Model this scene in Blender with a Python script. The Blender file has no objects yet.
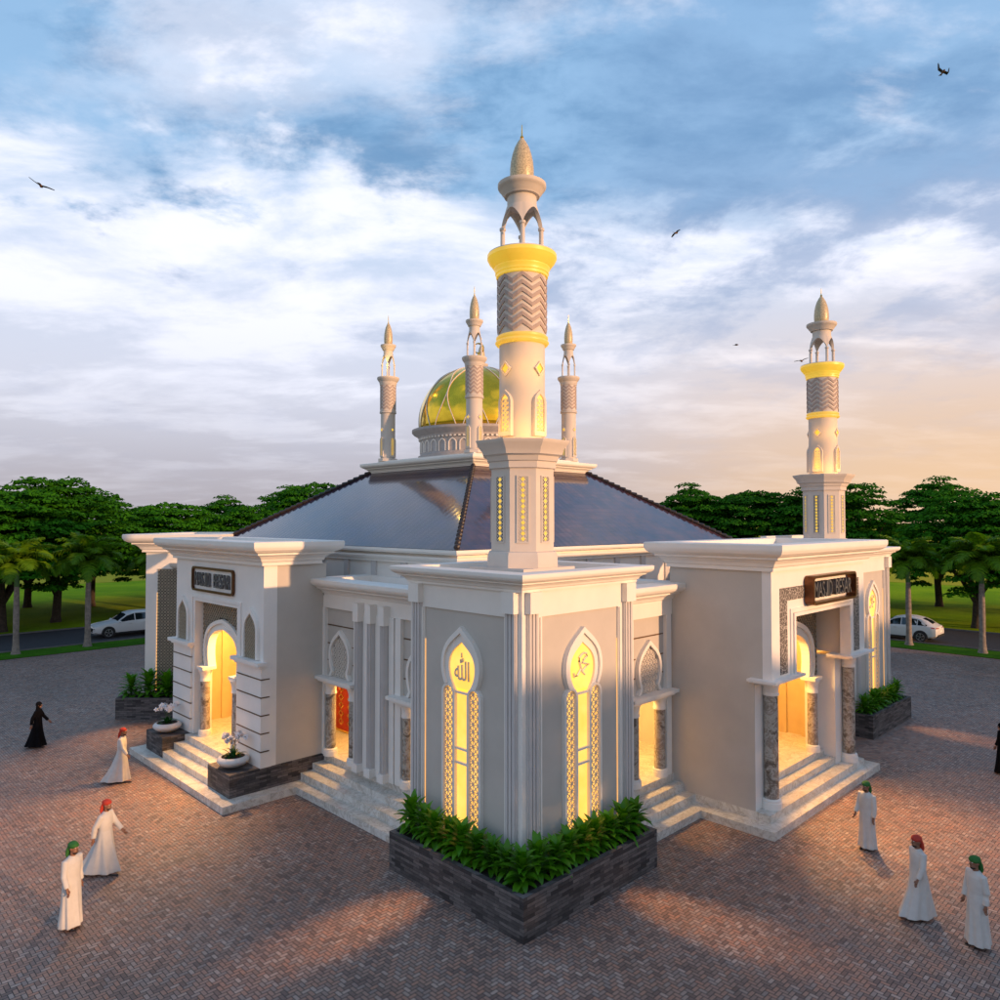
import bpy, bmesh, math, random
from math import pi, sin, cos, radians as R, sqrt, atan2
from mathutils import Vector, Matrix, noise as mnoise

SC = bpy.context.scene
COL = SC.collection

# ------------------------------------------------------------------ camera
cam_d = bpy.data.cameras.new('camera')
cam = bpy.data.objects.new('camera', cam_d)
COL.objects.link(cam)
cam_d.sensor_width = 36
cam_d.lens = 733.667 / 1000 * 36
cam_d.clip_start = 0.1
cam_d.clip_end = 4000
cam.location = (0, 0, 8.5)
cam.rotation_euler = (R(90 + 1.605), 0, -R(44.53))
SC.camera = cam

# ------------------------------------------------------------------ exposure
SC.view_settings.view_transform = 'Standard'
SC.view_settings.look = 'None'
SC.view_settings.gamma = 1
SC.view_settings.exposure = 0.64

# ------------------------------------------------------------------ node helpers
class NT:
    def __init__(self, tree):
        self.t = tree
        self.n = tree.nodes
        self.l = tree.links
    def node(self, kind, **kw):
        n = self.n.new(kind)
        for k, v in kw.items():
            setattr(n, k, v)
        return n
    def put(self, sock, v):
        if v is None:
            return
        if isinstance(v, bpy.types.NodeSocket):
            self.l.new(v, sock)
        else:
            if hasattr(sock.default_value, '__len__'):
                v = tuple(v) if hasattr(v, '__len__') else (v,) * len(sock.default_value)
                if len(sock.default_value) == 4 and len(v) == 3:
                    v = v + (1,)
            sock.default_value = v
    def math(self, op, a, b=None, c=None, clamp=False):
        n = self.node('ShaderNodeMath', operation=op, use_clamp=clamp)
        for i, v in enumerate((a, b, c)):
            if v is not None:
                self.put(n.inputs[i], v)
        return n.outputs[0]
    def vmath(self, op, a, b=None, scale=None):
        n = self.node('ShaderNodeVectorMath', operation=op)
        self.put(n.inputs[0], a)
        if b is not None:
            self.put(n.inputs[1], b)
        if scale is not None:
            self.put(n.inputs['Scale'], scale)
        return n.outputs['Value'] if op in ('DOT_PRODUCT', 'LENGTH') else n.outputs[0]
    def sep(self, v):
        n = self.node('ShaderNodeSeparateXYZ')
        self.put(n.inputs[0], v)
        return n.outputs
    def comb(self, x, y, z):
        n = self.node('ShaderNodeCombineXYZ')
        for i, v in enumerate((x, y, z)):
            self.put(n.inputs[i], v)
        return n.outputs[0]
    def mix(self, f, a, b, blend='MIX'):
        n = self.node('ShaderNodeMix', data_type='RGBA', blend_type=blend)
        self.put(n.inputs[0], f)
        self.put(n.inputs[6], a)
        self.put(n.inputs[7], b)
        return n.outputs[2]
    def noise(self, v, scale, detail=4, rough=0.55, dist=0.0, lac=2.0):
        n = self.node('ShaderNodeTexNoise')
        if v is not None:
            self.put(n.inputs['Vector'], v)
        n.inputs['Scale'].default_value = scale
        n.inputs['Detail'].default_value = detail
        n.inputs['Roughness'].default_value = rough
        n.inputs['Distortion'].default_value = dist
        return n.outputs[0]
    def ramp(self, f, stops, interp='LINEAR'):
        n = self.node('ShaderNodeValToRGB')
        n.color_ramp.interpolation = interp
        e = n.color_ramp.elements
        while len(e) > 1:
            e.remove(e[-1])
        e[0].position = stops[0][0]
        e[0].color = tuple(stops[0][1]) + (1,)
        for p, c in stops[1:]:
            k = e.new(p)
            k.color = tuple(c) + (1,)
        self.put(n.inputs[0], f)
        return n.outputs[0]
    def maprange(self, v, a, b, c=0.0, d=1.0, smooth=False):
        n = self.node('ShaderNodeMapRange')
        if smooth:
            n.interpolation_type = 'SMOOTHSTEP'
        self.put(n.inputs['Value'], v)
        for k, x in (('From Min', a), ('From Max', b), ('To Min', c), ('To Max', d)):
            n.inputs[k].default_value = x
        return n.outputs[0]
    def bump(self, h, strength=0.3, dist=0.02):
        n = self.node('ShaderNodeBump')
        n.inputs['Strength'].default_value = strength
        n.inputs['Distance'].default_value = dist
        self.put(n.inputs['Height'], h)
        return n.outputs[0]

def srgb(r, g, b):
    return tuple(((c / 255) / 12.92 if c / 255 <= 0.04045 else (((c / 255) + 0.055) / 1.055) ** 2.4) for c in (r, g, b))

# ------------------------------------------------------------------ world: low sun sky with cloud layers
SUN_EL, SUN_AZ = 9.0, 170.0          # azimuth measured from +Y clockwise
world = bpy.data.worlds.new('World')
SC.world = world
world.use_nodes = True
w = NT(world.node_tree)
w.n.clear()
out = w.node('ShaderNodeOutputWorld')
bg = w.node('ShaderNodeBackground')
w.l.new(bg.outputs[0], out.inputs[0])
sky = w.node('ShaderNodeTexSky', sky_type='NISHITA')
sky.sun_disc = False
sky.sun_elevation = R(SUN_EL)
sky.sun_rotation = R(SUN_AZ)
d = w.node('ShaderNodeTexCoord').outputs['Generated']
dx, dy, dz = w.sep(d)
lat = w.vmath('DOT_PRODUCT', d, (0.713, -0.701, 0))
fwd = w.vmath('DOT_PRODUCT', d, (0.701, 0.713, 0))
zc = w.math('MAXIMUM', dz, 0.0)
k = w.math('DIVIDE', 1.0, w.math('ADD', zc, 0.16))
px = w.math('MULTIPLY', lat, k)
py = w.math('MULTIPLY', fwd, k)
base = w.ramp(zc, [(0.0, srgb(156, 151, 160)), (0.06, srgb(168, 164, 176)), (0.16, srgb(197, 199, 214)),
                   (0.30, srgb(196, 206, 226)), (0.45, srgb(150, 182, 216)), (0.62, srgb(112, 152, 196)), (1.0, srgb(90, 130, 185))])
warm = w.math('MULTIPLY', w.maprange(lat, -0.1, 0.55, 0, 1, True), w.maprange(zc, 0.34, 0.02, 0, 1, True))
base = w.mix(w.math('MULTIPLY', warm, 0.92), base, srgb(226, 188, 150))
nish = w.vmath('SCALE', sky.outputs[0], scale=0.05)
base = w.mix(0.12, base, nish)
# cloud layers
v1 = w.comb(w.math('MULTIPLY', px, 0.95), w.math('MULTIPLY', py, 1.45), 0.0)
n1 = w.noise(w.vmath('ADD', v1, (1.3, 0.4, 0.0)), 1.5, 10, 0.60, 0.25)
n2 = w.noise(w.vmath('ADD', w.comb(w.math('MULTIPLY', px, 1.15), w.math('MULTIPLY', py, 1.15), 0.0), (7.3, 2.2, 1.7)), 1.9, 10, 0.60, 0.15)
n3 = w.noise(w.vmath('ADD', v1, (17.3, 9.2, 4.7)), 0.8, 3, 0.5, 0.2)
fade = w.maprange(zc, 0.03, 0.32, 0.16, 1.0, True)
left = w.maprange(lat, -0.35, 0.25, 1, 0, True)
mid = w.math('MULTIPLY', w.maprange(zc, 0.12, 0.26, 0, 1, True), w.maprange(zc, 0.50, 0.38, 0, 1, True))
bias = w.math('MULTIPLY', w.math('MULTIPLY', left, mid), 0.10)
white = w.maprange(w.math('SUBTRACT', w.math('ADD', n1, bias), w.maprange(zc, 0.40, 0.52, 0, 0.075)), 0.44, 0.66, 0, 1, True)
white = w.math('MULTIPLY', white, fade)
wcol = w.mix(warm, srgb(226, 227, 238), srgb(234, 208, 188))
c1 = w.mix(w.math('MULTIPLY', white, 0.9), base, wcol)
right = w.math('MULTIPLY', w.maprange(lat, -0.1, 0.3, 0, 1, True), mid)
bias2 = w.math('SUBTRACT', w.math('ADD', w.math('MULTIPLY', w.maprange(zc, 0.38, 0.52, 0, 1, True), 0.065), w.math('MULTIPLY', right, 0.05)), w.math('MULTIPLY', bias, 0.9))
dark = w.maprange(w.math('ADD', n2, bias2), 0.47, 0.63, 0, 1, True)
dark = w.math('MULTIPLY', w.math('MULTIPLY', dark, fade), w.maprange(zc, 0.06, 0.40, 0.35, 1.0, True))
dcol = w.mix(w.maprange(zc, 0.12, 0.45, 0, 1), srgb(158, 166, 190), srgb(110, 142, 180))
c2 = w.mix(w.math('MULTIPLY', dark, 0.85), c1, dcol)
# heavy blue-grey bank across the top, with a ragged lower edge
edge_n = w.math('MULTIPLY', w.math('SUBTRACT', n2, 0.5), 0.55)
bank = w.maprange(w.math('ADD', zc, edge_n), 0.375, 0.455, 0, 1, True)
bank = w.math('MULTIPLY', bank, w.maprange(lat, 0.22, 0.02, 0.45, 1, True))
n4 = w.noise(w.vmath('ADD', v1, (3.1, 5.2, 9.0)), 3.2, 8, 0.62, 0.2)
bcol = w.mix(w.maprange(n4, 0.36, 0.64, 0, 1, True), srgb(90, 132, 172), srgb(134, 170, 205))
c2 = w.mix(w.math('MULTIPLY', bank, 0.88), c2, bcol)
holes = w.math('MULTIPLY', w.maprange(n1, 0.60, 0.70, 0, 1, True), bank)
c2 = w.mix(w.math('MULTIPLY', holes, 0.8), c2, wcol)
# thin bright wisps over everything
wisp = w.math('MULTIPLY', w.maprange(n3, 0.52, 0.66, 0, 1, True), w.maprange(n1, 0.45, 0.6, 0, 1, True))
c2 = w.mix(w.math('MULTIPLY', w.math('MULTIPLY', wisp, fade), 0.5), c2, wcol)
# below the horizon
c3 = w.mix(w.maprange(dz, -0.02, 0.0, 1, 0), c2, srgb(120, 118, 96))
w.put(bg.inputs[0], c3)
bg.inputs[1].default_value = 0.88

# ------------------------------------------------------------------ sun
sl = bpy.data.lights.new('sun', 'SUN')
sl.energy = 2.9
sl.angle = R(0.9)
sl.color = (1.0, 0.56, 0.28)
sun = bpy.data.objects.new('sun', sl)
COL.objects.link(sun)
sd = Vector((sin(R(SUN_AZ)) * cos(R(SUN_EL)), cos(R(SUN_AZ)) * cos(R(SUN_EL)), sin(R(SUN_EL))))
sun.rotation_euler = sd.to_track_quat('Z', 'Y').to_euler()
sun.location = (40, -60, 30)

# ------------------------------------------------------------------ materials
MATS = {}
def newmat(name):
    m = bpy.data.materials.new(name)
    m.use_nodes = True
    t = NT(m.node_tree)
    b = t.n['Principled BSDF']
    MATS[name] = m
    return m, t, b

def plain(name, col, rough=0.6, metal=0.0, nscale=3.0, var=0.08, bump=0.0, bscale=60, spec=None, dark=None):
    m, t, b = newmat(name)
    pos = t.node('ShaderNodeNewGeometry').outputs['Position']
    if var:
        n = t.noise(pos, nscale, 5, 0.6)
        lo = tuple(c * (1 - var) for c in col)
        hi = tuple(min(1, c * (1 + var)) for c in col)
        t.put(b.inputs['Base Color'], t.mix(t.maprange(n, 0.3, 0.7), dark or lo, hi))
    else:
        t.put(b.inputs['Base Color'], col)
    b.inputs['Roughness'].default_value = rough
    b.inputs['Metallic'].default_value = metal
    if spec is not None:
        b.inputs['Specular IOR Level'].default_value = spec
    if bump:
        t.put(b.inputs['Normal'], t.bump(t.noise(pos, bscale, 3), bump, 0.01))
    return m

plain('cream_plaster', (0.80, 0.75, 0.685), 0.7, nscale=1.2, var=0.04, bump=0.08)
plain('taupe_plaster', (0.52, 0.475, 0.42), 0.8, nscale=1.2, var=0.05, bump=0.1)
plain('minaret_stone', (0.60, 0.53, 0.465), 0.7, nscale=1.2, var=0.05, bump=0.08)
plain('pink_plaster', (0.80, 0.755, 0.705), 0.7, nscale=1.2, var=0.04, bump=0.08)
plain('grey_pilaster', (0.56, 0.525, 0.50), 0.65, nscale=2, var=0.05)
plain('roof_deck', (0.40, 0.37, 0.34), 0.85, nscale=2, var=0.12)
plain('bronze', (0.13, 0.055, 0.025), 0.35, 0.7, nscale=8, var=0.2)
plain('letter_grey', (0.13, 0.13, 0.14), 0.45, 0.3, nscale=8, var=0.1)
plain('lattice_stone', (0.62, 0.55, 0.47), 0.6, nscale=9, var=0.08)
plain('lattice_brown', (0.34, 0.28, 0.20), 0.5, nscale=9, var=0.15)
plain('recess_dark', (0.045, 0.035, 0.025), 0.8, nscale=6, var=0.2)
plain('stone_grey', (0.40, 0.36, 0.345), 0.7, nscale=6, var=0.1)
plain('zigzag_dark', (0.40, 0.31, 0.27), 0.7, nscale=6, var=0.06)
plain('soil', (0.028, 0.019, 0.013), 0.95, nscale=25, var=0.5, bump=0.8, bscale=40)
plain('red_cloth', (0.42, 0.035, 0.018), 0.8, nscale=60, var=0.35)
plain('green_cloth', (0.018, 0.12, 0.018), 0.8, nscale=60, var=0.35)
plain('white_cloth', (0.56, 0.535, 0.50), 0.85, nscale=8, var=0.05)
plain('black_cloth', (0.008, 0.007, 0.008), 0.9, nscale=8, var=0.2, spec=0.05)
plain('skin', (0.23, 0.105, 0.06), 0.55, nscale=20, var=0.1)
plain('beard', (0.012, 0.009, 0.008), 0.8, nscale=40, var=0.3)
plain('shoe', (0.012, 0.010, 0.010), 0.4, nscale=20, var=0.2)
plain('eye_white', (0.7, 0.68, 0.64), 0.3, var=0)
plain('bowl_white', (0.62, 0.59, 0.56), 0.35, nscale=6, var=0.06)
plain('petal', (0.80, 0.78, 0.80), 0.5, nscale=30, var=0.05)
plain('petal_centre', (0.55, 0.25, 0.04), 0.5, var=0)
plain('flower_stem', (0.06, 0.11, 0.03), 0.6, nscale=30, var=0.2)
plain('car_paint', (0.66, 0.65, 0.64), 0.18, nscale=1, var=0.02)
plain('car_black', (0.012, 0.012, 0.013), 0.5, nscale=9, var=0.2)
plain('car_rim', (0.45, 0.45, 0.46), 0.3, 0.8, nscale=9, var=0.05)
plain('tyre', (0.015, 0.015, 0.016), 0.8, nscale=30, var=0.2)
plain('car_red', (0.30, 0.015, 0.01), 0.2, var=0)
plain('car_lamp', (0.7, 0.72, 0.75), 0.1, var=0)
plain('bark', (0.055, 0.04, 0.03), 0.95, nscale=6, var=0.45, bump=0.6, bscale=12)
plain('palm_bark', (0.22, 0.18, 0.15), 0.9, nscale=5, var=0.35, bump=0.5, bscale=14)
plain('crownshaft', (0.05, 0.13, 0.03), 0.4, nscale=3, var=0.3)
plain('gold_leafing', (0.75, 0.50, 0.12), 0.25, 0.9, nscale=6, var=0.15)
plain('bird_dark', (0.02, 0.016, 0.014), 0.7, nscale=20, var=0.4)
plain('bird_brown', (0.16, 0.07, 0.03), 0.7, nscale=20, var=0.4)
plain('mosaic_gold', (0.50, 0.40, 0.24), 0.4, 0.1, nscale=26, var=0.45)
plain('lobby_lamp_tint', (0.62, 0.47, 0.24), 0.6, nscale=2, var=0.06)  # lamplight's yellow is put into the lobby wall colour
plain('pale_gilt', (0.72, 0.64, 0.50), 0.4, 0.2, nscale=20, var=0.1)
plain('kerb_stone', (0.13, 0.12, 0.115), 0.85, nscale=3, var=0.15)
plain('dome_rib', (0.60, 0.56, 0.50), 0.4, nscale=3, var=0.05)
plain('ridge_tile', (0.022, 0.014, 0.012), 0.4, nscale=8, var=0.4)
plain('bead_brown', (0.13, 0.07, 0.03), 0.5, 0.3, nscale=8, var=0.2)

def glass(name, col, rough=0.05):
    m, t, b = newmat(name)
    t.put(b.inputs['Base Color'], col)
    b.inputs['Roughness'].default_value = rough
    b.inputs['Metallic'].default_value = 0.0
    b.inputs['Specular IOR Level'].default_value = 0.9
    return m
glass('car_glass', (0.012, 0.016, 0.022))

def glow(name, col, strength, basecol=(0.5, 0.4, 0.25), nscale=2.0):
    m, t, b = newmat(name)
    pos = t.node('ShaderNodeNewGeometry').outputs['Position']
    n = t.noise(pos, nscale, 3)
    t.put(b.inputs['Base Color'], basecol)
    t.put(b.inputs['Emission Color'], t.mix(t.maprange(n, 0.35, 0.65), col, tuple(min(1, c * f) for c, f in zip(col, (1.0, 0.86, 0.55)))))
    b.inputs['Emission Strength'].default_value = strength
    b.inputs['Roughness'].default_value = 0.4
    return m
glow('lit_glass', (1.0, 0.53, 0.10), 0.95, (0.45, 0.28, 0.10))
glow('lit_strip', (1.0, 0.48, 0.12), 0.75)
glow('yellow_glow', (1.0, 0.62, 0.02), 0.34, (0.55, 0.42, 0.10))  # uplight on the gallery discs put in as emission; lit panes share it
glow('ring_uplight_glow', (1.0, 0.60, 0.02), 0.36, (0.45, 0.34, 0.15))  # light on the ring moulding painted as emission, not a lamp
glow('lit_dim', (1.0, 0.66, 0.05), 0.55, (0.3, 0.25, 0.1))
glow('lamp_diffuser', (1.0, 0.80, 0.50), 6.0)
MATS['car_tail'] = MATS['car_red']

# marble (steps)
m, t, b = newmat('marble_step')
pos = t.node('ShaderNodeNewGeometry').outputs['Position']
n = t.noise(pos, 1.6, 8, 0.65, 1.6)
vein = t.maprange(t.math('ABSOLUTE', t.math('SUBTRACT', n, 0.5)), 0.0, 0.035, 1, 0)
n2_ = t.noise(pos, 5.0, 6, 0.6, 1.0)
vein2 = t.maprange(t.math('ABSOLUTE', t.math('SUBTRACT', n2_, 0.5)), 0.0, 0.03, 0.45, 0)
cc = t.mix(t.maprange(t.noise(pos, 2.3, 5), 0.35, 0.65), (0.60, 0.56, 0.495), (0.74, 0.70, 0.64))
cc = t.mix(t.math('MULTIPLY', t.math('MAXIMUM', vein, vein2), 0.7), cc, (0.34, 0.27, 0.19))
sx, sy, sz = t.sep(pos)
def joint(s):
    f = t.math('FRACT', t.math('DIVIDE', s, 1.2))
    return t.math('LESS_THAN', f, 0.008)
cc = t.mix(t.math('MULTIPLY', t.math('MAXIMUM', joint(sx), joint(sy)), 0.5), cc, (0.2, 0.17, 0.14))
t.put(b.inputs['Base Color'], cc)
b.inputs['Roughness'].default_value = 0.32

# column marble
m, t, b = newmat('marble_column')
pos = t.node('ShaderNodeNewGeometry').outputs['Position']
n = t.noise(pos, 3.0, 8, 0.68, 0.5)
cc = t.ramp(n, [(0.30, (0.06, 0.045, 0.035)), (0.42, (0.20, 0.16, 0.125)), (0.5, (0.46, 0.42, 0.36)), (0.58, (0.24, 0.19, 0.15)), (0.68, (0.50, 0.46, 0.42))])
sz = t.sep(pos)[2]
cc = t.mix(t.math('MULTIPLY', t.math('LESS_THAN', t.math('FRACT', t.math('DIVIDE', sz, 0.85)), 0.012), 0.6), cc, (0.08, 0.06, 0.05))
t.put(b.inputs['Base Color'], cc)
b.inputs['Roughness'].default_value = 0.25

# slate cladding
def slate(name, lo, hi, kx=1.0, ky=1.0):
    m, t, b = newmat(name)
    pos = t.node('ShaderNodeNewGeometry').outputs['Position']
    x, y, z = t.sep(pos)
    uv = t.comb(t.math('ADD', t.math('MULTIPLY', x, kx), t.math('MULTIPLY', y, ky)), z, 0)
    br = t.node('ShaderNodeTexBrick')
    br.offset = 0.37
    br.squash = 1.0
    t.put(br.inputs['Vector'], uv)
    br.inputs['Scale'].default_value = 1.0
    br.inputs['Brick Width'].default_value = 0.36
    br.inputs['Row Height'].default_value = 0.0755
    br.inputs['Mortar Size'].default_value = 0.004
    br.inputs['Mortar Smooth'].default_value = 0.2
    t.put(br.inputs['Color1'], lo)
    t.put(br.inputs['Color2'], hi)
    t.put(br.inputs['Mortar'], tuple(c * 0.35 for c in lo))
    n = t.noise(t.vmath('MULTIPLY', pos, (1, 1, 4)), 5, 6, 0.65)
    cc = t.vmath('SCALE', br.outputs[0], scale=t.maprange(n, 0.3, 0.7, 0.7, 1.45))
    t.put(b.inputs['Base Color'], cc)
    b.inputs['Roughness'].default_value = 0.7
    h = t.math('ADD', t.math('MULTIPLY', t.sep(br.outputs[0])[0], 4.0), t.math('SUBTRACT', 1.0, br.outputs['Fac']))
    t.put(b.inputs['Normal'], t.bump(h, 0.6, 0.02))
slate('slate_cladding', (0.026, 0.022, 0.022), (0.135, 0.115, 0.108))
slate('slate_diagonal', (0.026, 0.022, 0.022), (0.135, 0.115, 0.108), .707, -.707)

# paving: herringbone of 20 x 10 cm bricks
m, t, b = newmat('paving_brick')
pos = t.node('ShaderNodeNewGeometry').outputs['Position']
x, y, z = t.sep(pos)
W = 0.086
u = t.math('DIVIDE', x, W)
v = t.math('DIVIDE', y, W)
i, j = t.math('FLOOR', u), t.math('FLOOR', v)
fu, fv = t.math('SUBTRACT', u, i), t.math('SUBTRACT', v, j)
kk = t.math('FLOORED_MODULO', t.math('SUBTRACT', i, j), 4.0)
is1 = t.math('COMPARE', kk, 1.0, 0.4)
is2 = t.math('COMPARE', kk, 2.0, 0.4)
isV = t.math('GREATER_THAN', kk, 1.5)
along = t.math('ADD', t.math('MULTIPLY', t.math('SUBTRACT', 1, isV), t.math('ADD', fu, is1)), t.math('MULTIPLY', isV, t.math('ADD', fv, is2)))
across = t.math('ADD', t.math('MULTIPLY', t.math('SUBTRACT', 1, isV), fv), t.math('MULTIPLY', isV, fu))
e1 = t.math('MINIMUM', along, t.math('SUBTRACT', 2.0, along))
e2 = t.math('MINIMUM', across, t.math('SUBTRACT', 1.0, across))
edge = t.math('MINIMUM', e1, e2)
bi = t.math('SUBTRACT', i, is1)
bj = t.math('SUBTRACT', j, is2)
wn = t.node('ShaderNodeTexWhiteNoise')
t.put(wn.inputs['Vector'], t.comb(bi, bj, isV))
brickc = t.ramp(wn.outputs[0], [(0.0, (0.16, 0.10, 0.082)), (0.3, (0.31, 0.20, 0.155)), (0.55, (0.36, 0.19, 0.13)), (0.8, (0.25, 0.19, 0.165)), (1.0, (0.43, 0.31, 0.25))])
nn = t.noise(pos, 0.35, 5, 0.6)
brickc = t.vmath('SCALE', brickc, scale=t.maprange(nn, 0.3, 0.7, 0.82, 1.16))
nn2 = t.noise(pos, 45, 3, 0.6)
brickc = t.vmath('SCALE', brickc, scale=t.maprange(nn2, 0.3, 0.7, 0.85, 1.12))
grout = t.maprange(edge, 0.05, 0.12, 1, 0)
cc = t.mix(grout, brickc, (0.018, 0.014, 0.013))
t.put(b.inputs['Base Color'], cc)
t.put(b.inputs['Roughness'], t.maprange(nn, 0.3, 0.7, 0.5, 0.7))
t.put(b.inputs['Normal'], t.bump(t.maprange(edge, 0.0, 0.14, 0, 1), 0.35, 0.01))

# asphalt, lawn, verge, field
plain('asphalt', (0.030, 0.031, 0.036), 0.8, nscale=4, var=0.2, bump=0.3, bscale=80)
plain('road_paint', (0.55, 0.55, 0.52), 0.7, nscale=10, var=0.15)
def grassmat(name, c1, c2, s=0.12):
    m, t, b = newmat(name)
    pos = t.node('ShaderNodeNewGeometry').outputs['Position']
    n = t.noise(pos, s, 4, 0.6)
    n2 = t.noise(pos, 8, 5, 0.7)
    cc = t.mix(t.maprange(n, 0.38, 0.62), c1, c2)
    cc = t.vmath('SCALE', cc, scale=t.maprange(n2, 0.3, 0.7, 0.7, 1.3))
    t.put(b.inputs['Base Color'], cc)
    b.inputs['Roughness'].default_value = 1.0
    b.inputs['Specular IOR Level'].default_value = 0.05
    t.put(b.inputs['Normal'], t.bump(n2, 0.8, 0.05))
grassmat('lawn', (0.17, 0.30, 0.002), (0.28, 0.40, 0.003))
grassmat('verge_grass', (0.035, 0.12, 0.006), (0.055, 0.17, 0.008), 0.6)
grassmat('far_field', (0.40, 0.34, 0.02), (0.50, 0.42, 0.03), 0.02)

def leafmat(name, c1, c2, rough=0.55, trans=0.25, s=0.8, spec=0.3):
    m, t, b = newmat(name)
    oi = t.node('ShaderNodeObjectInfo').outputs['Random']
    geo = t.node('ShaderNodeNewGeometry')
    n = t.noise(geo.outputs['Position'], s, 3)
    f = t.math('ADD', t.math('MULTIPLY', geo.outputs['Random Per Island'], 0.6), t.math('MULTIPLY', n, 0.4))
    cc = t.mix(f, c1, c2)
    cc = t.vmath('SCALE', cc, scale=t.maprange(oi, 0, 1, 0.85, 1.15))
    t.put(b.inputs['Base Color'], cc)
    b.inputs['Roughness'].default_value = rough
    b.inputs['Specular IOR Level'].default_value = spec
    tr = t.node('ShaderNodeBsdfTranslucent')
    t.put(tr.inputs[0], t.vmath('MULTIPLY', cc, (1.2, 1.5, 0.6)))
    mx = t.node('ShaderNodeMixShader')
    mx.inputs[0].default_value = trans
    t.l.new(b.outputs[0], mx.inputs[1])
    t.l.new(tr.outputs[0], mx.inputs[2])
    t.l.new(mx.outputs[0], t.n['Material Output'].inputs[0])
leafmat('tree_leaf', (0.012, 0.080, 0.002), (0.045, 0.185, 0.005), 0.8, 0.2, 0.8, 0.08)
leafmat('palm_leaf', (0.05, 0.135, 0.005), (0.13, 0.25, 0.008), 0.5, 0.3, 0.8, 0.15)
leafmat('planter_leaf', (0.03, 0.15, 0.004), (0.13, 0.32, 0.010), 0.38, 0.28, 4, 0.35)
leafmat('orchid_leaf', (0.012, 0.07, 0.012), (0.02, 0.11, 0.015), 0.35, 0.15, 6)

# roof tiles
m, t, b = newmat('glazed_roof_tile')
geo = t.node('ShaderNodeNewGeometry')
x, y, z = t.sep(geo.outputs['Position'])
nx, ny, nz = t.sep(geo.outputs['True Normal'])
isx = t.math('GREATER_THAN', t.math('ABSOLUTE', nx), t.math('ABSOLUTE', ny))
uu = t.math('ADD', t.math('MULTIPLY', isx, y), t.math('MULTIPLY', t.math('SUBTRACT', 1, isx), x))
wave = t.math('SINE', t.math('MULTIPLY', uu, 2 * pi / 0.30))
row = t.math('FRACT', t.math('DIVIDE', z, 0.155))
lines = t.math('LESS_THAN', row, 0.12)
wn = t.node('ShaderNodeTexWhiteNoise')
t.put(wn.inputs['Vector'], t.comb(t.math('FLOOR', t.math('DIVIDE', uu, 0.30)), t.math('FLOOR', t.math('DIVIDE', z, 0.155)), isx))
n = t.noise(geo.outputs['Position'], 0.9, 5, 0.65)
cc = t.mix(t.maprange(n, 0.35, 0.65), (0.022, 0.018, 0.050), (0.075, 0.034, 0.034))
cc = t.vmath('SCALE', cc, scale=t.maprange(wn.outputs[0], 0, 1, 0.75, 1.3))
cc = t.mix(t.math('MULTIPLY', lines, 0.6), cc, (0.02, 0.015, 0.03))
t.put(b.inputs['Base Color'], cc)
b.inputs['Roughness'].default_value = 0.13
b.inputs['Specular IOR Level'].default_value = 0.6
b.inputs['Coat Weight'].default_value = 0.35
b.inputs['Coat Roughness'].default_value = 0.05
h = t.math('ADD', t.math('MULTIPLY', wave, 0.5), row)
t.put(b.inputs['Normal'], t.bump(h, 0.05, 0.03))

# golden dome glass
m, t, b = newmat('gold_dome')
pos = t.node('ShaderNodeNewGeometry').outputs['Position']
n = t.noise(pos, 0.7, 4, 0.6)
t.put(b.inputs['Base Color'], t.mix(t.maprange(n, 0.35, 0.65), (0.62, 0.43, 0.03), (0.90, 0.58, 0.04)))
b.inputs['Metallic'].default_value = 0.9
b.inputs['Roughness'].default_value = 0.16
t.put(b.inputs['Normal'], t.bump(t.noise(pos, 0.9, 2), 0.25, 0.3))

# carved ornament band
m, t, b = newmat('carved_band')
pos = t.node('ShaderNodeNewGeometry').outputs['Position']
vo = t.node('ShaderNodeTexVoronoi', feature='DISTANCE_TO_EDGE')
t.put(vo.inputs['Vector'], pos)
vo.inputs['Scale'].default_value = 9
n = t.noise(pos, 14, 3, 0.5, 2.0)
f = t.math('MAXIMUM', t.math('GREATER_THAN', vo.outputs[0], 0.09), t.math('GREATER_THAN', n, 0.54))
t.put(b.inputs['Base Color'], t.mix(f, (0.46, 0.42, 0.38), (0.10, 0.085, 0.075)))
b.inputs['Roughness'].default_value = 0.6

# ------------------------------------------------------------------ mesh building
class Fr:
    """facade frame: u to the viewer's right, d outwards, z up"""
    def __init__(s, ox=0, oy=0, u=(1, 0), n=(0, 1)):
        s.ox, s.oy, s.u, s.n = ox, oy, u, n
    def __call__(s, u, d, z):
        return (s.ox + u * s.u[0] + d * s.n[0], s.oy + u * s.u[1] + d * s.n[1], z)
WORLD = Fr()
def FL(x, yc): return Fr(x, yc, (0, -1), (-1, 0))
def FRt(xc, y): return Fr(xc, y, (1, 0), (0, -1))

BASE = {}
def base_of(p):
    return BASE.get(p.name, Vector((0, 0, 0))) if p is not None else Vector((0, 0, 0))

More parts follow.
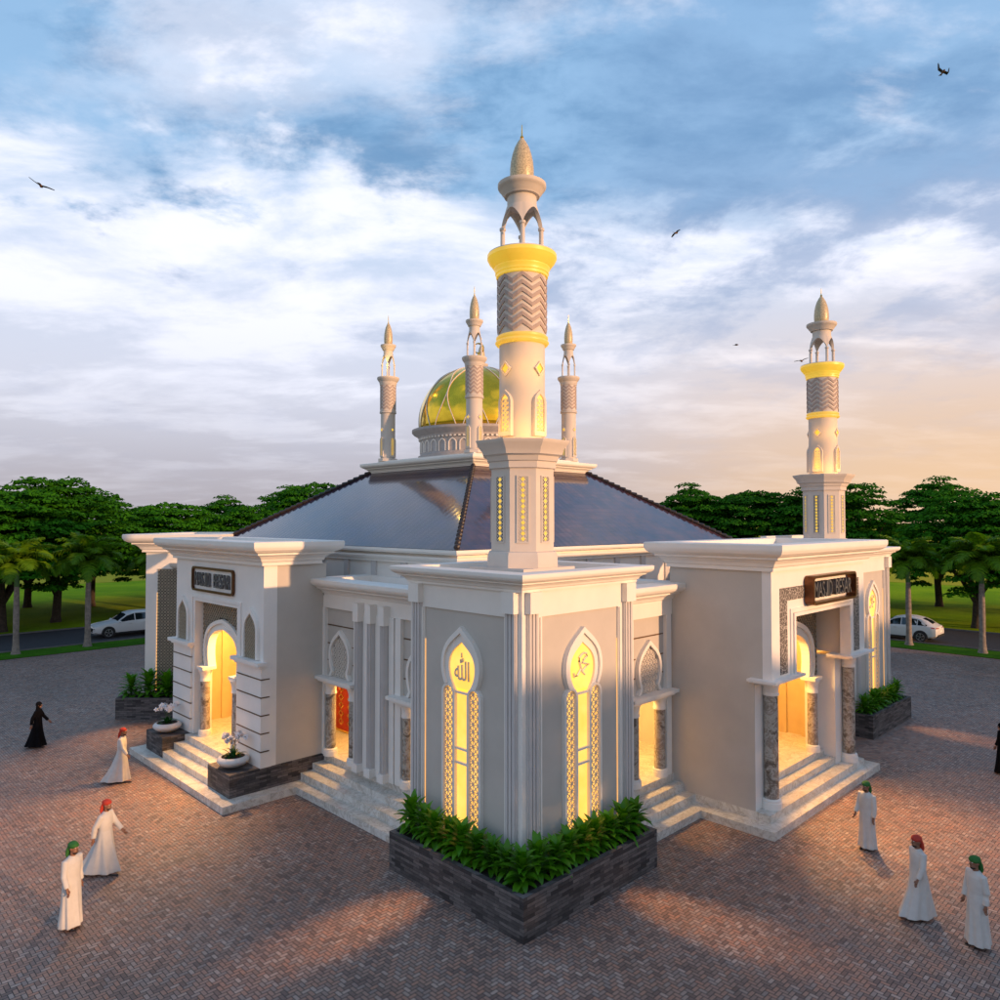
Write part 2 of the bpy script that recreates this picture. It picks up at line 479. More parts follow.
class MB:
    def __init__(s, fr=WORLD):
        s.v, s.f, s.fr = [], [], fr
    def add(s, pts, faces, raw=False):
        n = len(s.v)
        s.v.extend(pts if raw else [s.fr(*p) for p in pts])
        s.f.extend([tuple(a + n for a in f) for f in faces])
        return s
    def box(s, u0, u1, d0, d1, z0, z1):
        return s.add([(u0, d0, z0), (u1, d0, z0), (u1, d1, z0), (u0, d1, z0), (u0, d0, z1), (u1, d0, z1), (u1, d1, z1), (u0, d1, z1)],
                     [(0, 1, 2, 3), (4, 7, 6, 5), (0, 4, 5, 1), (1, 5, 6, 2), (2, 6, 7, 3), (3, 7, 4, 0)])
    def prism(s, poly, d0, d1):
        n = len(poly)
        pts = [(u, d0, z) for u, z in poly] + [(u, d1, z) for u, z in poly]
        fs = [tuple(range(n)), tuple(range(2 * n - 1, n - 1, -1))]
        fs += [(i, i + n, (i + 1) % n + n, (i + 1) % n) for i in range(n)]
        return s.add(pts, fs)
    def vprism(s, poly, z0, z1):
        n = len(poly)
        pts = [(u, d, z0) for u, d in poly] + [(u, d, z1) for u, d in poly]
        fs = [tuple(range(n)), tuple(range(2 * n - 1, n - 1, -1))]
        fs += [(i, i + n, (i + 1) % n + n, (i + 1) % n) for i in range(n)]
        return s.add(pts, fs)
    def strip(s, A, B, d0, d1, closed=False):
        """solid band between two polylines of equal length"""
        n = len(A)
        pts = [(u, d0, z) for u, z in A] + [(u, d0, z) for u, z in B] + [(u, d1, z) for u, z in A] + [(u, d1, z) for u, z in B]
        fs = []
        for i in range(n if closed else n - 1):
            j = (i + 1) % n
            fs += [(i, j, j + n, i + n), (i + 2 * n, i + 3 * n, j + 3 * n, j + 2 * n), (i, i + 2 * n, j + 2 * n, j), (i + n, j + n, j + 3 * n, i + 3 * n)]
        if not closed:
            fs += [(0, n, 3 * n, 2 * n), (n - 1, 3 * n - 1, 4 * n - 1, 2 * n - 1)]
        return s.add(pts, fs)
    def rings(s, rs, cap0=True, cap1=True):
        n = len(rs[0])
        pts, fs = [], []
        for r in rs:
            pts += list(r)
        for a in range(len(rs) - 1):
            for i in range(n):
                j = (i + 1) % n
                fs.append((a * n + i, a * n + j, (a + 1) * n + j, (a + 1) * n + i))
        if cap0: fs.append(tuple(range(n - 1, -1, -1)))
        if cap1: fs.append(tuple((len(rs) - 1) * n + i for i in range(n)))
        return s.add(pts, fs)
    def lathe(s, cu, cd, prof, seg=32, ph=0.0, cap0=True, cap1=True, a0=0, a1=2 * pi):
        rs = []
        for r, z in prof:
            rs.append([(cu + max(r, 1e-4) * cos(ph + 2 * pi * i / seg), cd + max(r, 1e-4) * sin(ph + 2 * pi * i / seg), z) for i in range(seg)])
        return s.rings(rs, cap0, cap1)
    def rectring(s, u0, u1, d0, d1, prof, close=True):
        rs = []
        for o, z in prof:
            rs.append([(u0 - o, d0 - o, z), (u1 + o, d0 - o, z), (u1 + o, d1 + o, z), (u0 - o, d1 + o, z)])
        return s.rings(rs, False, close)
    def tube(s, pts, rad, seg=8, cap=True, flat=1.0):
        P = [Vector(p) for p in pts]
        n = len(P)
        rs = []
        up = None
        for i, p in enumerate(P):
            tg = (P[min(i + 1, n - 1)] - P[max(i - 1, 0)])
            if tg.length < 1e-9: tg = Vector((0, 0, 1))
            tg.normalize()
            if up is None:
                up = Vector((0, 0, 1)) if abs(tg.z) < 0.9 else Vector((1, 0, 0))
            a = tg.cross(up)
            if a.length < 1e-6: a = tg.cross(Vector((0, 1, 0.1)))
            a.normalize()
            b_ = a.cross(tg).normalized()
            r = rad(i / (n - 1)) if callable(rad) else (rad[i] if hasattr(rad, '__len__') else rad)
            rs.append([tuple(p + a * (r * cos(2 * pi * k / seg)) + b_ * (r * flat * sin(2 * pi * k / seg))) for k in range(seg)])
        return s.rings(rs, cap, cap)
    def ell(s, c, r, seg=16, rg=10, rot=None):
        rs = []
        for a in range(rg + 1):
            th = pi * a / rg
            rr = max(sin(th), 1e-3)
            ring = []
            for i in range(seg):
                p = Vector((r[0] * rr * cos(2 * pi * i / seg), r[1] * rr * sin(2 * pi * i / seg), -r[2] * cos(th)))
                if rot is not None: p = rot @ p
                ring.append((c[0] + p.x, c[1] + p.y, c[2] + p.z))
            rs.append(ring)
        return s.rings(rs, True, True)
    def build(s, name, mat, parent=None, smooth=False, angle=35, fix=True):
        me = bpy.data.meshes.new(name)
        bo = base_of(parent)
        vs = [(p[0] - bo.x, p[1] - bo.y, p[2] - bo.z) for p in s.v]
        me.from_pydata(vs, [], s.f)
        if fix:
            bm = bmesh.new(); bm.from_mesh(me)
            bmesh.ops.recalc_face_normals(bm, faces=bm.faces)
            bm.to_mesh(me); bm.free()
        me.materials.append(MATS[mat])
        if smooth:
            me.polygons.foreach_set('use_smooth', [True] * len(me.polygons))
            if angle: me.set_sharp_from_angle(angle=R(angle))
        o = bpy.data.objects.new(name, me)
        COL.objects.link(o)
        if parent is not None:
            o.parent = parent
            BASE[o.name] = bo
        return o

def tag(o, label=None, cat=None, group=None, kind=None):
    if label: o['label'] = label
    if cat: o['category'] = cat
    if group: o['group'] = group
    if kind: o['kind'] = kind
    return o
def empty(name, loc=(0, 0, 0), rz=0.0, parent=None):
    o = bpy.data.objects.new(name, None)
    o.empty_display_size = 0.3
    COL.objects.link(o)
    o.location = loc
    o.rotation_euler = (0, 0, rz)
    if parent is None:
        BASE[o.name] = Vector(loc)
    return o
KIDS = {}
def copy_tree(o, parent=None):
    c = o.copy()
    COL.objects.link(c)
    if parent is not None: c.parent = parent
    for ch in [q for q in o.children]:
        copy_tree(ch, c)
    return c

def parch(half, zs, za, drop=0.0, n=10):
    """pointed horseshoe arch polyline, left foot - apex - right foot"""
    h = za - zs
    c = (h * h - half * half) / (2 * half)
    Rr = c + half
    a_top = atan2(h, -c)                # from centre (c, zs) to apex (0, za)
    a_bot = pi + math.asin(min(1, drop / Rr))
    L = []
    for i in range(n + 1):
        a = a_bot + (a_top - a_bot) * i / n
        L.append((c + Rr * cos(a), zs + Rr * sin(a)))
    return L + [(-u, z) for u, z in reversed(L[:-1])]
def shift(P, du, dz=0): return [(u + du, z + dz) for u, z in P]
def inside(p, poly):
    x, y = p
    r = False
    n = len(poly)
    for i in range(n):
        x1, y1 = poly[i]; x2, y2 = poly[(i + 1) % n]
        if (y1 > y) != (y2 > y) and x < (x2 - x1) * (y - y1) / (y2 - y1) + x1: r = not r
    return r
def bar2(mb, a, b_, w_, d0, d1):
    dx, dz = b_[0] - a[0], b_[1] - a[1]
    L = sqrt(dx * dx + dz * dz)
    nx, nz = -dz / L * w_ / 2, dx / L * w_ / 2
    mb.prism([(a[0] + nx, a[1] + nz), (b_[0] + nx, b_[1] + nz), (b_[0] - nx, b_[1] - nz), (a[0] - nx, a[1] - nz)], d0, d1)
def lattice(mb, poly, cell, wd, d0, d1, star=False, dia=False):
    us = [p[0] for p in poly]; zs = [p[1] for p in poly]
    nu = max(1, round((max(us) - min(us)) / cell)); cu = (max(us) - min(us)) / nu
    nz = max(1, round((max(zs) - min(zs)) / cell)); cz = (max(zs) - min(zs)) / nz
    for i in range(nu):
        for j in range(nz):
            u = min(us) + (i + .5) * cu; z = min(zs) + (j + .5) * cz
            if not inside((u, z), poly): continue
            hu, hz = cu / 2, cz / 2
            bar2(mb, (u - hu, z - hz), (u + hu, z + hz), wd, d0, d1)
            bar2(mb, (u - hu, z + hz), (u + hu, z - hz), wd, d0, d1 - 0.002)
            if star:
                bar2(mb, (u - hu, z), (u + hu, z), wd * .8, d0, d1 - 0.004)
                bar2(mb, (u, z - hz), (u, z + hz), wd * .8, d0, d1 - 0.006)
            if dia:
                q = 0.42 * cu
                mb.prism([(u - q, z), (u, z - q), (u + q, z), (u, z + q)], d0, d1 - 0.004)

def point_lamp(loc, energy, col=(1, .62, .25), r=0.15, name='lamp_light', parent=None):
    l = bpy.data.lights.new(name, 'POINT'); l.energy = energy; l.color = col; l.shadow_soft_size = r
    o = bpy.data.objects.new(name, l); COL.objects.link(o)
    if parent is not None:
        o.parent = parent; bo = base_of(parent); o.location = Vector(loc) - bo
    else: o.location = loc
    return o
def spot_lamp(loc, target, energy, cone, col=(1, .60, .25), blend=0.6, r=0.08, parent=None):
    l = bpy.data.lights.new('spot_light', 'SPOT'); l.energy = energy; l.color = col; l.shadow_soft_size = r
    l.spot_size = R(cone); l.spot_blend = blend
    o = bpy.data.objects.new('spot_light', l); COL.objects.link(o)
    o.rotation_euler = (Vector(target) - Vector(loc)).to_track_quat('-Z', 'Y').to_euler()
    if parent is not None:
        o.parent = parent; o.location = Vector(loc) - base_of(parent)
    else: o.location = loc
    return o
def text_mesh(body, size, extrude, offset=0.0):
    c = bpy.data.curves.new('letters', 'FONT')
    c.body = body; c.size = size; c.extrude = extrude; c.offset = offset; c.resolution_u = 3
    c.align_x = 'CENTER'; c.align_y = 'CENTER'
    o = bpy.data.objects.new('letters', c); COL.objects.link(o)
    bpy.context.view_layer.update()
    me = bpy.data.meshes.new_from_object(o.evaluated_get(bpy.context.evaluated_depsgraph_get()))
    bpy.data.objects.remove(o)
    return me
def text_on(fr, body, uc, zc, width, height, d, extrude, mat, parent, name, offset=0.0, mirror=False):
    me = text_mesh(body, 1.0, 0.5, offset)
    xs = [v.co.x for v in me.vertices]; ys = [v.co.y for v in me.vertices]
    cx, cy = (min(xs) + max(xs)) / 2, (min(ys) + max(ys)) / 2
    sx_, sy_ = width / (max(xs) - min(xs)), height / (max(ys) - min(ys))
    bo = base_of(parent)
    for v_ in me.vertices:
        p = fr(uc + (v_.co.x - cx) * sx_, d + v_.co.z * extrude, zc + (v_.co.y - cy) * sy_)
        v_.co = Vector(p) - bo
    me.materials.clear(); me.materials.append(MATS[mat])
    bm = bmesh.new(); bm.from_mesh(me); bmesh.ops.recalc_face_normals(bm, faces=bm.faces); bm.to_mesh(me); bm.free()
    o = bpy.data.objects.new(name, me); COL.objects.link(o); o.parent = parent; BASE[o.name] = bo
    return o

def barch(half, zs, za, drop=0.0, inset=0.0, n=10, base=None, rd=0):
    """pointed arch from bezier curves; optional inward foot (drop, inset) and straight legs down to base"""
    h = za - zs
    P = [Vector((-half, zs)), Vector((-half, zs + (.58 + .12 * rd) * h)), Vector((-(.38 + .22 * rd) * half, za - (.24 - .12 * rd) * h)), Vector((0, za))]
    L = []
    if base is not None: L.append((-half + inset, base))
    if drop:
        q = [Vector((-half + inset, zs - drop)), Vector((-half - 0.0, zs - .5 * drop)), Vector((-half, zs))]
        for i in range(6):
            t = i / 6
            p = q[0] * (1 - t) ** 2 + q[1] * 2 * t * (1 - t) + q[2] * t * t
            L.append((p.x, p.y))
    for i in range(n + 1):
        t = i / n
        p = P[0] * (1 - t) ** 3 + P[1] * 3 * t * (1 - t) ** 2 + P[2] * 3 * t * t * (1 - t) + P[3] * t ** 3
        L.append((p.x, p.y))
    return L + [(-u, z) for u, z in reversed(L[:-1])]

CORN = [(0, 0), (.18, 0), (.18, .13), (.25, .17), (.31, .28), (.46, .40), (.62, .45), (.62, .52), (.78, .57), (.92, .66), (.985, .76), (1, .82), (1, .97)]
def cornice(mb, u0, u1, d0, d1, o, z0, z1, inn=0.16, dip=0.3):
    h = z1 - z0
    prof = [(a * o, z0 + b_ * h) for a, b_ in CORN]
    prof[0] = (0.0, z0)
    prof += [(o - .03, z1), (-inn, z1), (-inn, z1 - dip)]
    mb.rectring(u0, u1, d0, d1, prof)
    return mb

# ------------------------------------------------------------------ ground
def sheet(name, x0, x1, y0, y1, z, mat):
    o = MB().add([(x0, y0, z), (x1, y0, z), (x1, y1, z), (x0, y1, z)], [(0, 1, 2, 3)]).build(name, mat)
    return tag(o, kind='structure')
sheet('lawn', -1200, 1200, -1200, 1200, -0.02, 'lawn')
# far fields: strips around the wood at the horizon
o = MB(); o.add([(110, -900, 0.0), (1190, -900, 0.0), (1190, 1190, 0.0), (110, 1190, 0.0)], [(0, 1, 2, 3)])
o.add([(-900, 110, 0.0), (109.9, 110, 0.0), (109.9, 1190, 0.0), (-900, 1190, 0.0)], [(0, 1, 2, 3)])
tag(o.build('far_fields', 'far_field'), kind='structure')
sheet('paved_plaza', -45, 53.5, -45, 53.3, 0.0, 'paving_brick')
def ring_sheet(name, a0, a1, b0, b1, z, mat):
    """L-shaped band beyond the plaza's far sides: x in a0..a1 / y in b0..b1"""
    m = MB()
    m.add([(a0, -45, z), (a1, -45, z), (a1, b1, z), (a0, b0, z)], [(0, 1, 2, 3)])
    m.add([(-45, b0, z), (a0, b0, z), (a1, b1, z), (-45, b1, z)], [(0, 1, 2, 3)])
    return tag(m.build(name, mat), kind='structure')
ring_sheet('grass_verge', 53.5, 56.5, 53.3, 56.0, 0.03, 'verge_grass')
ring_sheet('road', 56.5, 65.3, 56.0, 64.6, 0.0, 'asphalt')
m = MB()
m.box(56.5, 56.62, -45, 56.0, 0, 0.10); m.box(-45, 56.5, 56.0, 56.12, 0, 0.10)
m.box(65.18, 65.3, -45, 64.6, 0, 0.10); m.box(-45, 65.18, 64.6, 64.72, 0, 0.10)
tag(m.build('kerb', 'kerb_stone'), kind='structure')

# ------------------------------------------------------------------ the mosque
MX, MY = 22.8, 24.6
mosque = empty('mosque', (MX, MY, 0))
tag(mosque, 'cream mosque with gold dome, glazed hip roof and lit arched windows on the paved plaza', 'mosque')

def pilaster(mc, mg, uc, z0, z1, hw=.17, capz=6.42):
    mg.box(uc - hw, uc + hw, 0.0, .06, z0 + .4, capz)
    for q in (-.11, 0, .11):
        mg.box(uc + q - .036, uc + q + .036, .06, .09, z0 + .4, capz)
    mc.box(uc - hw - .03, uc + hw + .03, 0.0, .17, capz, z1)
    mc.box(uc - hw - .04, uc + hw + .04, 0.0, .18, z0, z0 + .4)

def arched_window(fr, glyph=None):
    """tall lit window with pointed head, side lattice strips and a calligraphy disc"""
    f = MB(fr)
    A = barch(.69, 4.98, 5.95, .46, .13); B = barch(.60, 4.98, 5.80, .44, .12)
    C = barch(.60, 4.98, 5.80, .44, .12); D = barch(.47, 4.95, 5.58, .56, .25)
    f.strip(A, B, 0.0, .13); f.strip(C, D, 0.0, .07)
    for s in (-1, 1):
        uc = s * .46
        O = [(uc - .24, .9)] + [(uc + .24 * cos(a), 4.30 + .24 * sin(a)) for a in [pi - pi * i / 8 for i in range(9)]] + [(uc + .24, .9)]
        I = [(uc - .18, .9)] + [(uc + .18 * cos(a), 4.30 + .18 * sin(a)) for a in [pi - pi * i / 8 for i in range(9)]] + [(uc + .18, .9)]
        f.strip(O, I, 0.0, .10)
    for z in (4.36, 3.02, 2.68):
        f.box(-.22, .22, 0.0, .07, z - .025, z + .025)
    w_ = f.build('window', 'cream_plaster', mosque)
    g = MB(fr)
    g.prism(barch(.5, 4.95, 5.62, .6, .27), -.01, .012)
    g.box(-.64, .64, -.01, .012, .9, 4.45)
    g.build('lit_pane', 'lit_glass', w_)
    for s in (-1, 1):
        l = MB(fr); uc = s * .46
        P = [(uc - .18, .95), (uc - .18, 4.46), (uc + .18, 4.46), (uc + .18, .95)]
        lattice(l, P, .18, .020, .015, .035, star=True, dia=False)
        l.build('lattice', 'lattice_stone', w_, fix=False)
    if glyph == 'a':
        text_on(fr, '\uFDF2', -.02, 4.98, .52, .66, .03, .04, 'pale_gilt', w_, 'calligraphy', offset=0.0)
    elif glyph == 'm':
        c = MB(fr)
        S = [[(265, 380), (235, 395), (212, 425), (213, 470), (228, 530), (240, 585), (275, 632)],
             [(150, 590), (155, 632), (185, 625), (208, 590), (228, 560)],
             [(298, 428), (262, 460), (245, 492), (285, 508), (322, 518), (285, 545), (255, 575), (240, 590)],
             [(265, 380), (295, 392), (305, 430), (280, 425)]]
        for st in S:
            pts = [((x_ - 245) * .0033, .045, 5.02 - (y_ - 515) * .0021) for x_, y_ in st]
            c.tube(pts, lambda t: .032 - .014 * abs(t - .4), 6)
        c.build('calligraphy', 'pale_gilt', w_, smooth=True)
    return w_

def tower(x0, x1, y0, y1, glyphs):
    core = MB()
    core.box(x0 + .08, x1, y0 + .08, y1, 0, 6.93)
    cornice(core, x0, x1, y0, y1, .40, 6.90, 7.33)
    wall = core.build('tower_wall', 'cream_plaster', mosque)
    for fr, hw, gl, ls in ((FL(x0, (y0 + y1) / 2), (y1 - y0) / 2, glyphs[0], -1), (FRt((x0 + x1) / 2, y0), (x1 - x0) / 2, glyphs[1], 1)):
        p = MB(fr); p.box(-1.45, 1.45, -.08, -.05, .5, 6.31); p.build('panel', 'taupe_plaster', wall)
        f = MB(fr)
        lo = -hw if ls == -1 else -hw + .08
        f.box(lo, -1.45, -.08, 0, 0, 6.91); f.box(1.45, hw, -.08, 0, 0, 6.91)
        f.box(-1.45, 1.45, -.08, 0, 6.31, 6.91); f.box(-1.45, 1.45, -.08, 0, 0, .5)
        for s in (-1, 1):
            g = MB(fr); pilaster(f, g, s * (hw - .30), 0, 6.9); g.build('pilaster', 'grey_pilaster', wall)
            f.box(s * 1.50 - .025, s * 1.50 + .025, 0, .035, .5, 6.30)
        f.build('facade_frame', 'cream_plaster', wall)
        e = MB(fr); e.box(*sorted((ls * 1.449, ls * 1.436)), -.05, -.035, .95, 5.5)
        e.build('led_strip', 'lit_strip', wall)
        wfr = Fr(fr.ox + fr.n[0] * -.05, fr.oy + fr.n[1] * -.05, fr.u, fr.n)
        arched_window(wfr, gl)
tower(11.8, 16.0, 11.3, 15.3, ('a', 'm'))
tower(31.4, 35.55, 11.3, 15.3, ('a', 'm'))
m = MB(); m.box(31.45, 35.5, 15.02, 15.3, 7.0, 7.80); m.build('parapet', 'cream_plaster', mosque)

# main hall
m = MB()
HX0, HX1, HY0, HY1 = MX - 8.02, MX + 8.02, MY - 7.74, MY + 7.74
m.box(HX0, HX1, HY0, HY1, 0, 7.2)
m.rectring(HX0, HX1, HY0, HY1, [(0, 7.12), (.12, 7.12), (.12, 7.16), (.2, 7.24), (.24, 7.30), (.24, 7.36), (.1, 7.36), (.1, 7.42), (.34, 7.46), (.38, 7.52), (.38, 7.60), (.1, 7.605)])
hall = m.build('hall_wall', 'cream_plaster', mosque)
for i in range(9):
    a = -6.8 + i * 1.7
    for s in (-1, 1):
        m = MB(); m.box(MX + a - .14, MX + a + .14, MY + s * 7.74 - (.08 if s < 0 else 0), MY + s * 7.74 + (.08 if s > 0 else 0), 6.0, 7.12); m.build('pilaster', 'grey_pilaster', hall)
        m = MB(); m.box(MX + s * 8.02 - (.08 if s < 0 else 0), MX + s * 8.02 + (.08 if s > 0 else 0), MY + a - .14, MY + a + .14, 6.0, 7.12); m.build('pilaster', 'grey_pilaster', hall)

# roof (hip frustum), ridge caps
def frus(h0x, h0y, z0, h1, z1):
    return MB().rings([[(MX - h0x, MY - h0y, z0), (MX + h0x, MY - h0y, z0), (MX + h0x, MY + h0y, z0), (MX - h0x, MY + h0y, z0)],
                       [(MX - h1, MY - h1, z1), (MX + h1, MY - h1, z1), (MX + h1, MY + h1, z1), (MX - h1, MY + h1, z1)]])
roof = frus(8.34, 8.06, 7.615, 3.46, 10.68).build('roof', 'glazed_roof_tile', mosque)
for sx_ in (-1, 1):
    for sy_ in (-1, 1):
        a = Vector((MX + sx_ * 8.36, MY + sy_ * 8.08, 7.64)); b_ = Vector((MX + sx_ * 3.50, MY + sy_ * 3.50, 10.68))
        m = MB(); n = 26
        for i in range(n):
            p, q = a.lerp(b_, i / n), a.lerp(b_, (i + 1.25) / n)
            up = Vector((0, 0, .03))
            m.tube([p + up, p.lerp(q, .15) + up, q + Vector((0, 0, .0))], [.05, .10, .055], 10)
        m.build('ridge_cap', 'ridge_tile', roof, smooth=True)

# roof platform
m = MB()
cornice(m, MX - 3.42, MX + 3.42, MY - 3.42, MY + 3.42, .42, 10.62, 11.08, 0.05, .02)
m.rectring(MX - 3.25, MX + 3.25, MY - 3.25, MY + 3.25, [(0, 11.0), (0, 11.2), (-.1, 11.2)])
plat = m.build('roof_platform', 'cream_plaster', mosque)

# dome
m = MB()
m.lathe(MX, MY, [(2.74, 11.2), (2.74, 11.38), (2.66, 11.42), (2.62, 11.5), (2.62, 12.12), (2.72, 12.16), (2.74, 12.24), (2.80, 12.3), (2.95, 12.38), (3.02, 12.46), (3.02, 12.56), (2.7, 12.58)], 72)
drum = m.build('drum', 'stone_grey', mosque, smooth=True, angle=30)
m = MB()
for i in range(32):
    a = 2 * pi * i / 32
    fr = Fr(MX + 2.62 * cos(a), MY + 2.62 * sin(a), (-sin(a), cos(a)), (cos(a), sin(a)))
    m.fr = fr
    m.strip(barch(.19, 11.82, 12.05, base=11.5), barch(.155, 11.82, 12.00, base=11.5), -.02, .035)
for i in range(84):
    a = 2 * pi * i / 84
    m.fr = Fr(MX + 2.62 * cos(a), MY + 2.62 * sin(a), (-sin(a), cos(a)), (cos(a), sin(a)))
    m.box(-.045, .045, 0, .10, 12.10, 12.18)
m.build('arcade_relief', 'cream_plaster', drum)
def domer(t):   # t 0..1 -> radius, z
    a = t * pi / 2
    r = 2.68 * (cos(a) ** 0.92) * (1 + .05 * sin(a * 2))
    return r * (1 - .0 * t), 12.56 + 2.95 * (sin(a) ** 0.97)
m = MB()
m.lathe(MX, MY, [domer(i / 24) for i in range(24)] + [(0.02, 15.53)], 72)
dome = m.build('dome', 'gold_dome', mosque, smooth=True, angle=None)
for kx in range(12):
    a0_ = 2 * pi * kx / 12
    m = MB()
    for s in (-1, 1):
        pts = []
        for i in range(23):
            t = i / 22 * .97
            r_, z_ = domer(t)
            off = s * (pi / 12) * (0.5 + 0.5 * sin(t * pi * 1.9 - .6))
            pts.append((MX + (r_ + .015) * cos(a0_ + off), MY + (r_ + .015) * sin(a0_ + off), z_ + .005))
        m.tube(pts, .022, 6)
    m.build('dome_rib', 'dome_rib', dome, smooth=True)
m = MB()
m.lathe(MX, MY, [(.30, 15.42), (.32, 15.5), (.2, 15.58), (.1, 15.66), (.09, 15.75), (.17, 15.85), (.17, 15.95), (.06, 16.05), (.03, 16.2)], 20)
cr = []
for i in range(25):
    a = R(-60 + 300 * i / 24 + 0)
    cr.append((MX + .0 + .22 * sin(a) * .713, MY - .22 * sin(a) * .701, 16.42 - .22 * cos(a)))
m.tube(cr, lambda t: .012 + .045 * sin(pi * t), 8)
m.build('crescent_finial', 'gold_leafing', dome, smooth=True)

# ---- minarets
def minaret(P, seg=40, lit=True):
    """built about its own axis; P gives heights and radii"""
    S = MB()
    r = P['r']
    zf, zr, zz, zg, zt, zl, zc_, zb, ze, zs_ = P['z']   # shaft foot, ring, zigzag top, gallery, (unused), lantern top, corbel top, bulb, spire tip
    if P.get('oct'):
        o0, o1, o2, o3 = P['oct']       # foot, body bottom, body top, cap top
        k_ = 1 / cos(pi / 8)
        S.box(-.97, .97, -.97, .97, o0, o0 + .13)
        S.lathe(0, 0, [(a * k_, z) for a, z in ((.90, o0 + .13), (.90, o0 + .42), (.86, o0 + .52), (.80, o1))], 8, pi / 8)
        S.lathe(0, 0, [(.80 * k_, o1 - .005), (.80 * k_, o2)], 8, pi / 8)
        S.lathe(0, 0, [(a * k_, z) for a, z in ((.80, o2), (.86, o2 + .02), (.86, o2 + .18), (.90, o2 + .2), (.94, o2 + .32), (1.02, o2 + .36), (1.06, o2 + .5), (1.16, o2 + .62), (1.2, o2 + .7), (1.2, o3), (.7, o3 + .01))], 8, pi / 8)
    else:
        S.lathe(0, 0, [(r * 1.35, zf - .12), (r * 1.35, zf), (r * 1.05, zf + .02)], 8, pi / 8)
    S.lathe(0, 0, [(r, zf), (r, zr), (r * 1.03, zr + .01)], seg)
    rz = r * 1.06
    S.lathe(0, 0, [(rz, zr + .2 * r), (rz, zz)], seg, cap0=False)
    # lantern
    zl0, rl = zg, r * .85
    for i in range(4):
        a = pi / 4 * 0 + i * pi / 2 - pi * .25 + pi / 4
        a = i * pi / 2 + R(45.5)
        cx_, cy_ = rl * cos(a), rl * sin(a)
        zcap = zl0 + (zl - zl0) * .55
        S.lathe(cx_, cy_, [(r * .12, zl0), (r * .12, zl0 + .08), (r * .105, zl0 + .1), (r * .10, zcap - .06), (r * .14, zcap - .04), (r * .14, zcap + .02)], 10)
    n = 64
    pts, fs = [], []
    zc0 = zl0 + (zl - zl0) * .55
    for i in range(n):
        a = 2 * pi * i / n + R(45.5)
        t = (i % 16) / 16
        q = 1 - abs(2 * t - 1)
        zlow = zc0 + (zl - zc0) * .84 * (1 - (1 - q) ** 1.7) ** .75
        lean = lambda z_: max(0.0, (z_ - zc0) / (zl - zc0)) ** 1.3 * .24 * r
        for rr in (rl + .07 * r, rl - .09 * r):
            pts.append(((rr - lean(zlow)) * cos(a), (rr - lean(zlow)) * sin(a), zlow)); pts.append(((rr - .24 * r) * cos(a), (rr - .24 * r) * sin(a), zl))
    for i in range(n):
        j = (i + 1) % n
        A, B = i * 4, j * 4
        fs += [(A, B, B + 1, A + 1), (A + 2, A + 3, B + 3, B + 2), (A, A + 2, B + 2, B), (A + 1, B + 1, B + 3, A + 3)]
    S.add(pts, fs)
    # corbel above lantern
    S.lathe(0, 0, [(r * .66, zl - .02)] + [(r * a, zl + b_ * (zc_ - zl)) for a, b_ in ((.65, .0), (.65, .42), (.78, .45), (.82, .54), (.90, .62), (.93, .70), (1.0, .76), (1.05, .82), (1.07, .86), (1.07, .98))] + [(r * .55, zc_)], seg)
    # bulb
    H = zb - zc_
    prof = [(.47, 0), (.55, .07), (.585, .18), (.585, .32), (.55, .48), (.475, .63), (.36, .78), (.21, .90), (.09, .97), (.03, 1.0)]
    body = S.build('minaret', 'minaret_stone', None, smooth=True, angle=32)
    S = MB(); S.lathe(0, 0, [(a * r * P.get('bulb', 1), zc_ + b_ * H) for a, b_ in prof], 24); S.build('bulb', 'mosaic_gold', body, smooth=True)
    # gallery
    G = MB()
    gh = zg - .05 * r - zz
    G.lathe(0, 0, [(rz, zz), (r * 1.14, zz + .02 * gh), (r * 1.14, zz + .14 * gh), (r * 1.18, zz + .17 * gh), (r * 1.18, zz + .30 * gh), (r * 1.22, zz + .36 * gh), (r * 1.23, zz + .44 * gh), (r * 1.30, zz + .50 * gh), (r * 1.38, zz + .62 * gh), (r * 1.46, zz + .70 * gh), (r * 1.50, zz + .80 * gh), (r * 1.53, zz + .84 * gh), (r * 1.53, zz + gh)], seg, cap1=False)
    G.build('gallery', 'yellow_glow' if lit else 'minaret_stone', body, smooth=True)
    G = MB(); G.lathe(0, 0, [(r * 1.52, zg - .05 * r), (r * 1.5, zg), (.01, zg + .005)], seg); G.build('gallery_deck', 'minaret_stone', body, smooth=True)
    G = MB()
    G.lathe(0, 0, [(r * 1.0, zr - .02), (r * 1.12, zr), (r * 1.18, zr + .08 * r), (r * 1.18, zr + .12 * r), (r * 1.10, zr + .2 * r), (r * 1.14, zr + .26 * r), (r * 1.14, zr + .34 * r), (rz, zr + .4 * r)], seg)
    G.build('ring_moulding', 'ring_uplight_glow' if lit else 'minaret_stone', body, smooth=True)
    # chevrons
    Z = MB(); nb = 7
    zz0, zz1 = zr + .5 * r, zz - .06 * r
    step = (zz1 - zz0) / nb
    for b_ in range(nb):
        zb0 = zz0 + b_ * step + step * .25
        pts, fs = [], []
        N = 32
        for i in range(N):
            a = 2 * pi * i / N + R(45)
            q = abs(((i % 4) / 4) * 2 - 1)
            zo = (q - .5) * step * .85
            for rr, dzz in ((rz - .01, 0), (rz + .028 * r / .6, 0), (rz + .028 * r / .6, step * .5), (rz - .01, step * .5)):
                pts.append((rr * cos(a), rr * sin(a), zb0 + zo + dzz))
        for i in range(N):
            j = (i + 1) % N
            for q in range(4):
                fs.append((i * 4 + q, j * 4 + q, j * 4 + (q + 1) % 4, i * 4 + (q + 1) % 4))
        Z.add(pts, fs)
    Z.build('chevron_band', 'zigzag_dark', body)
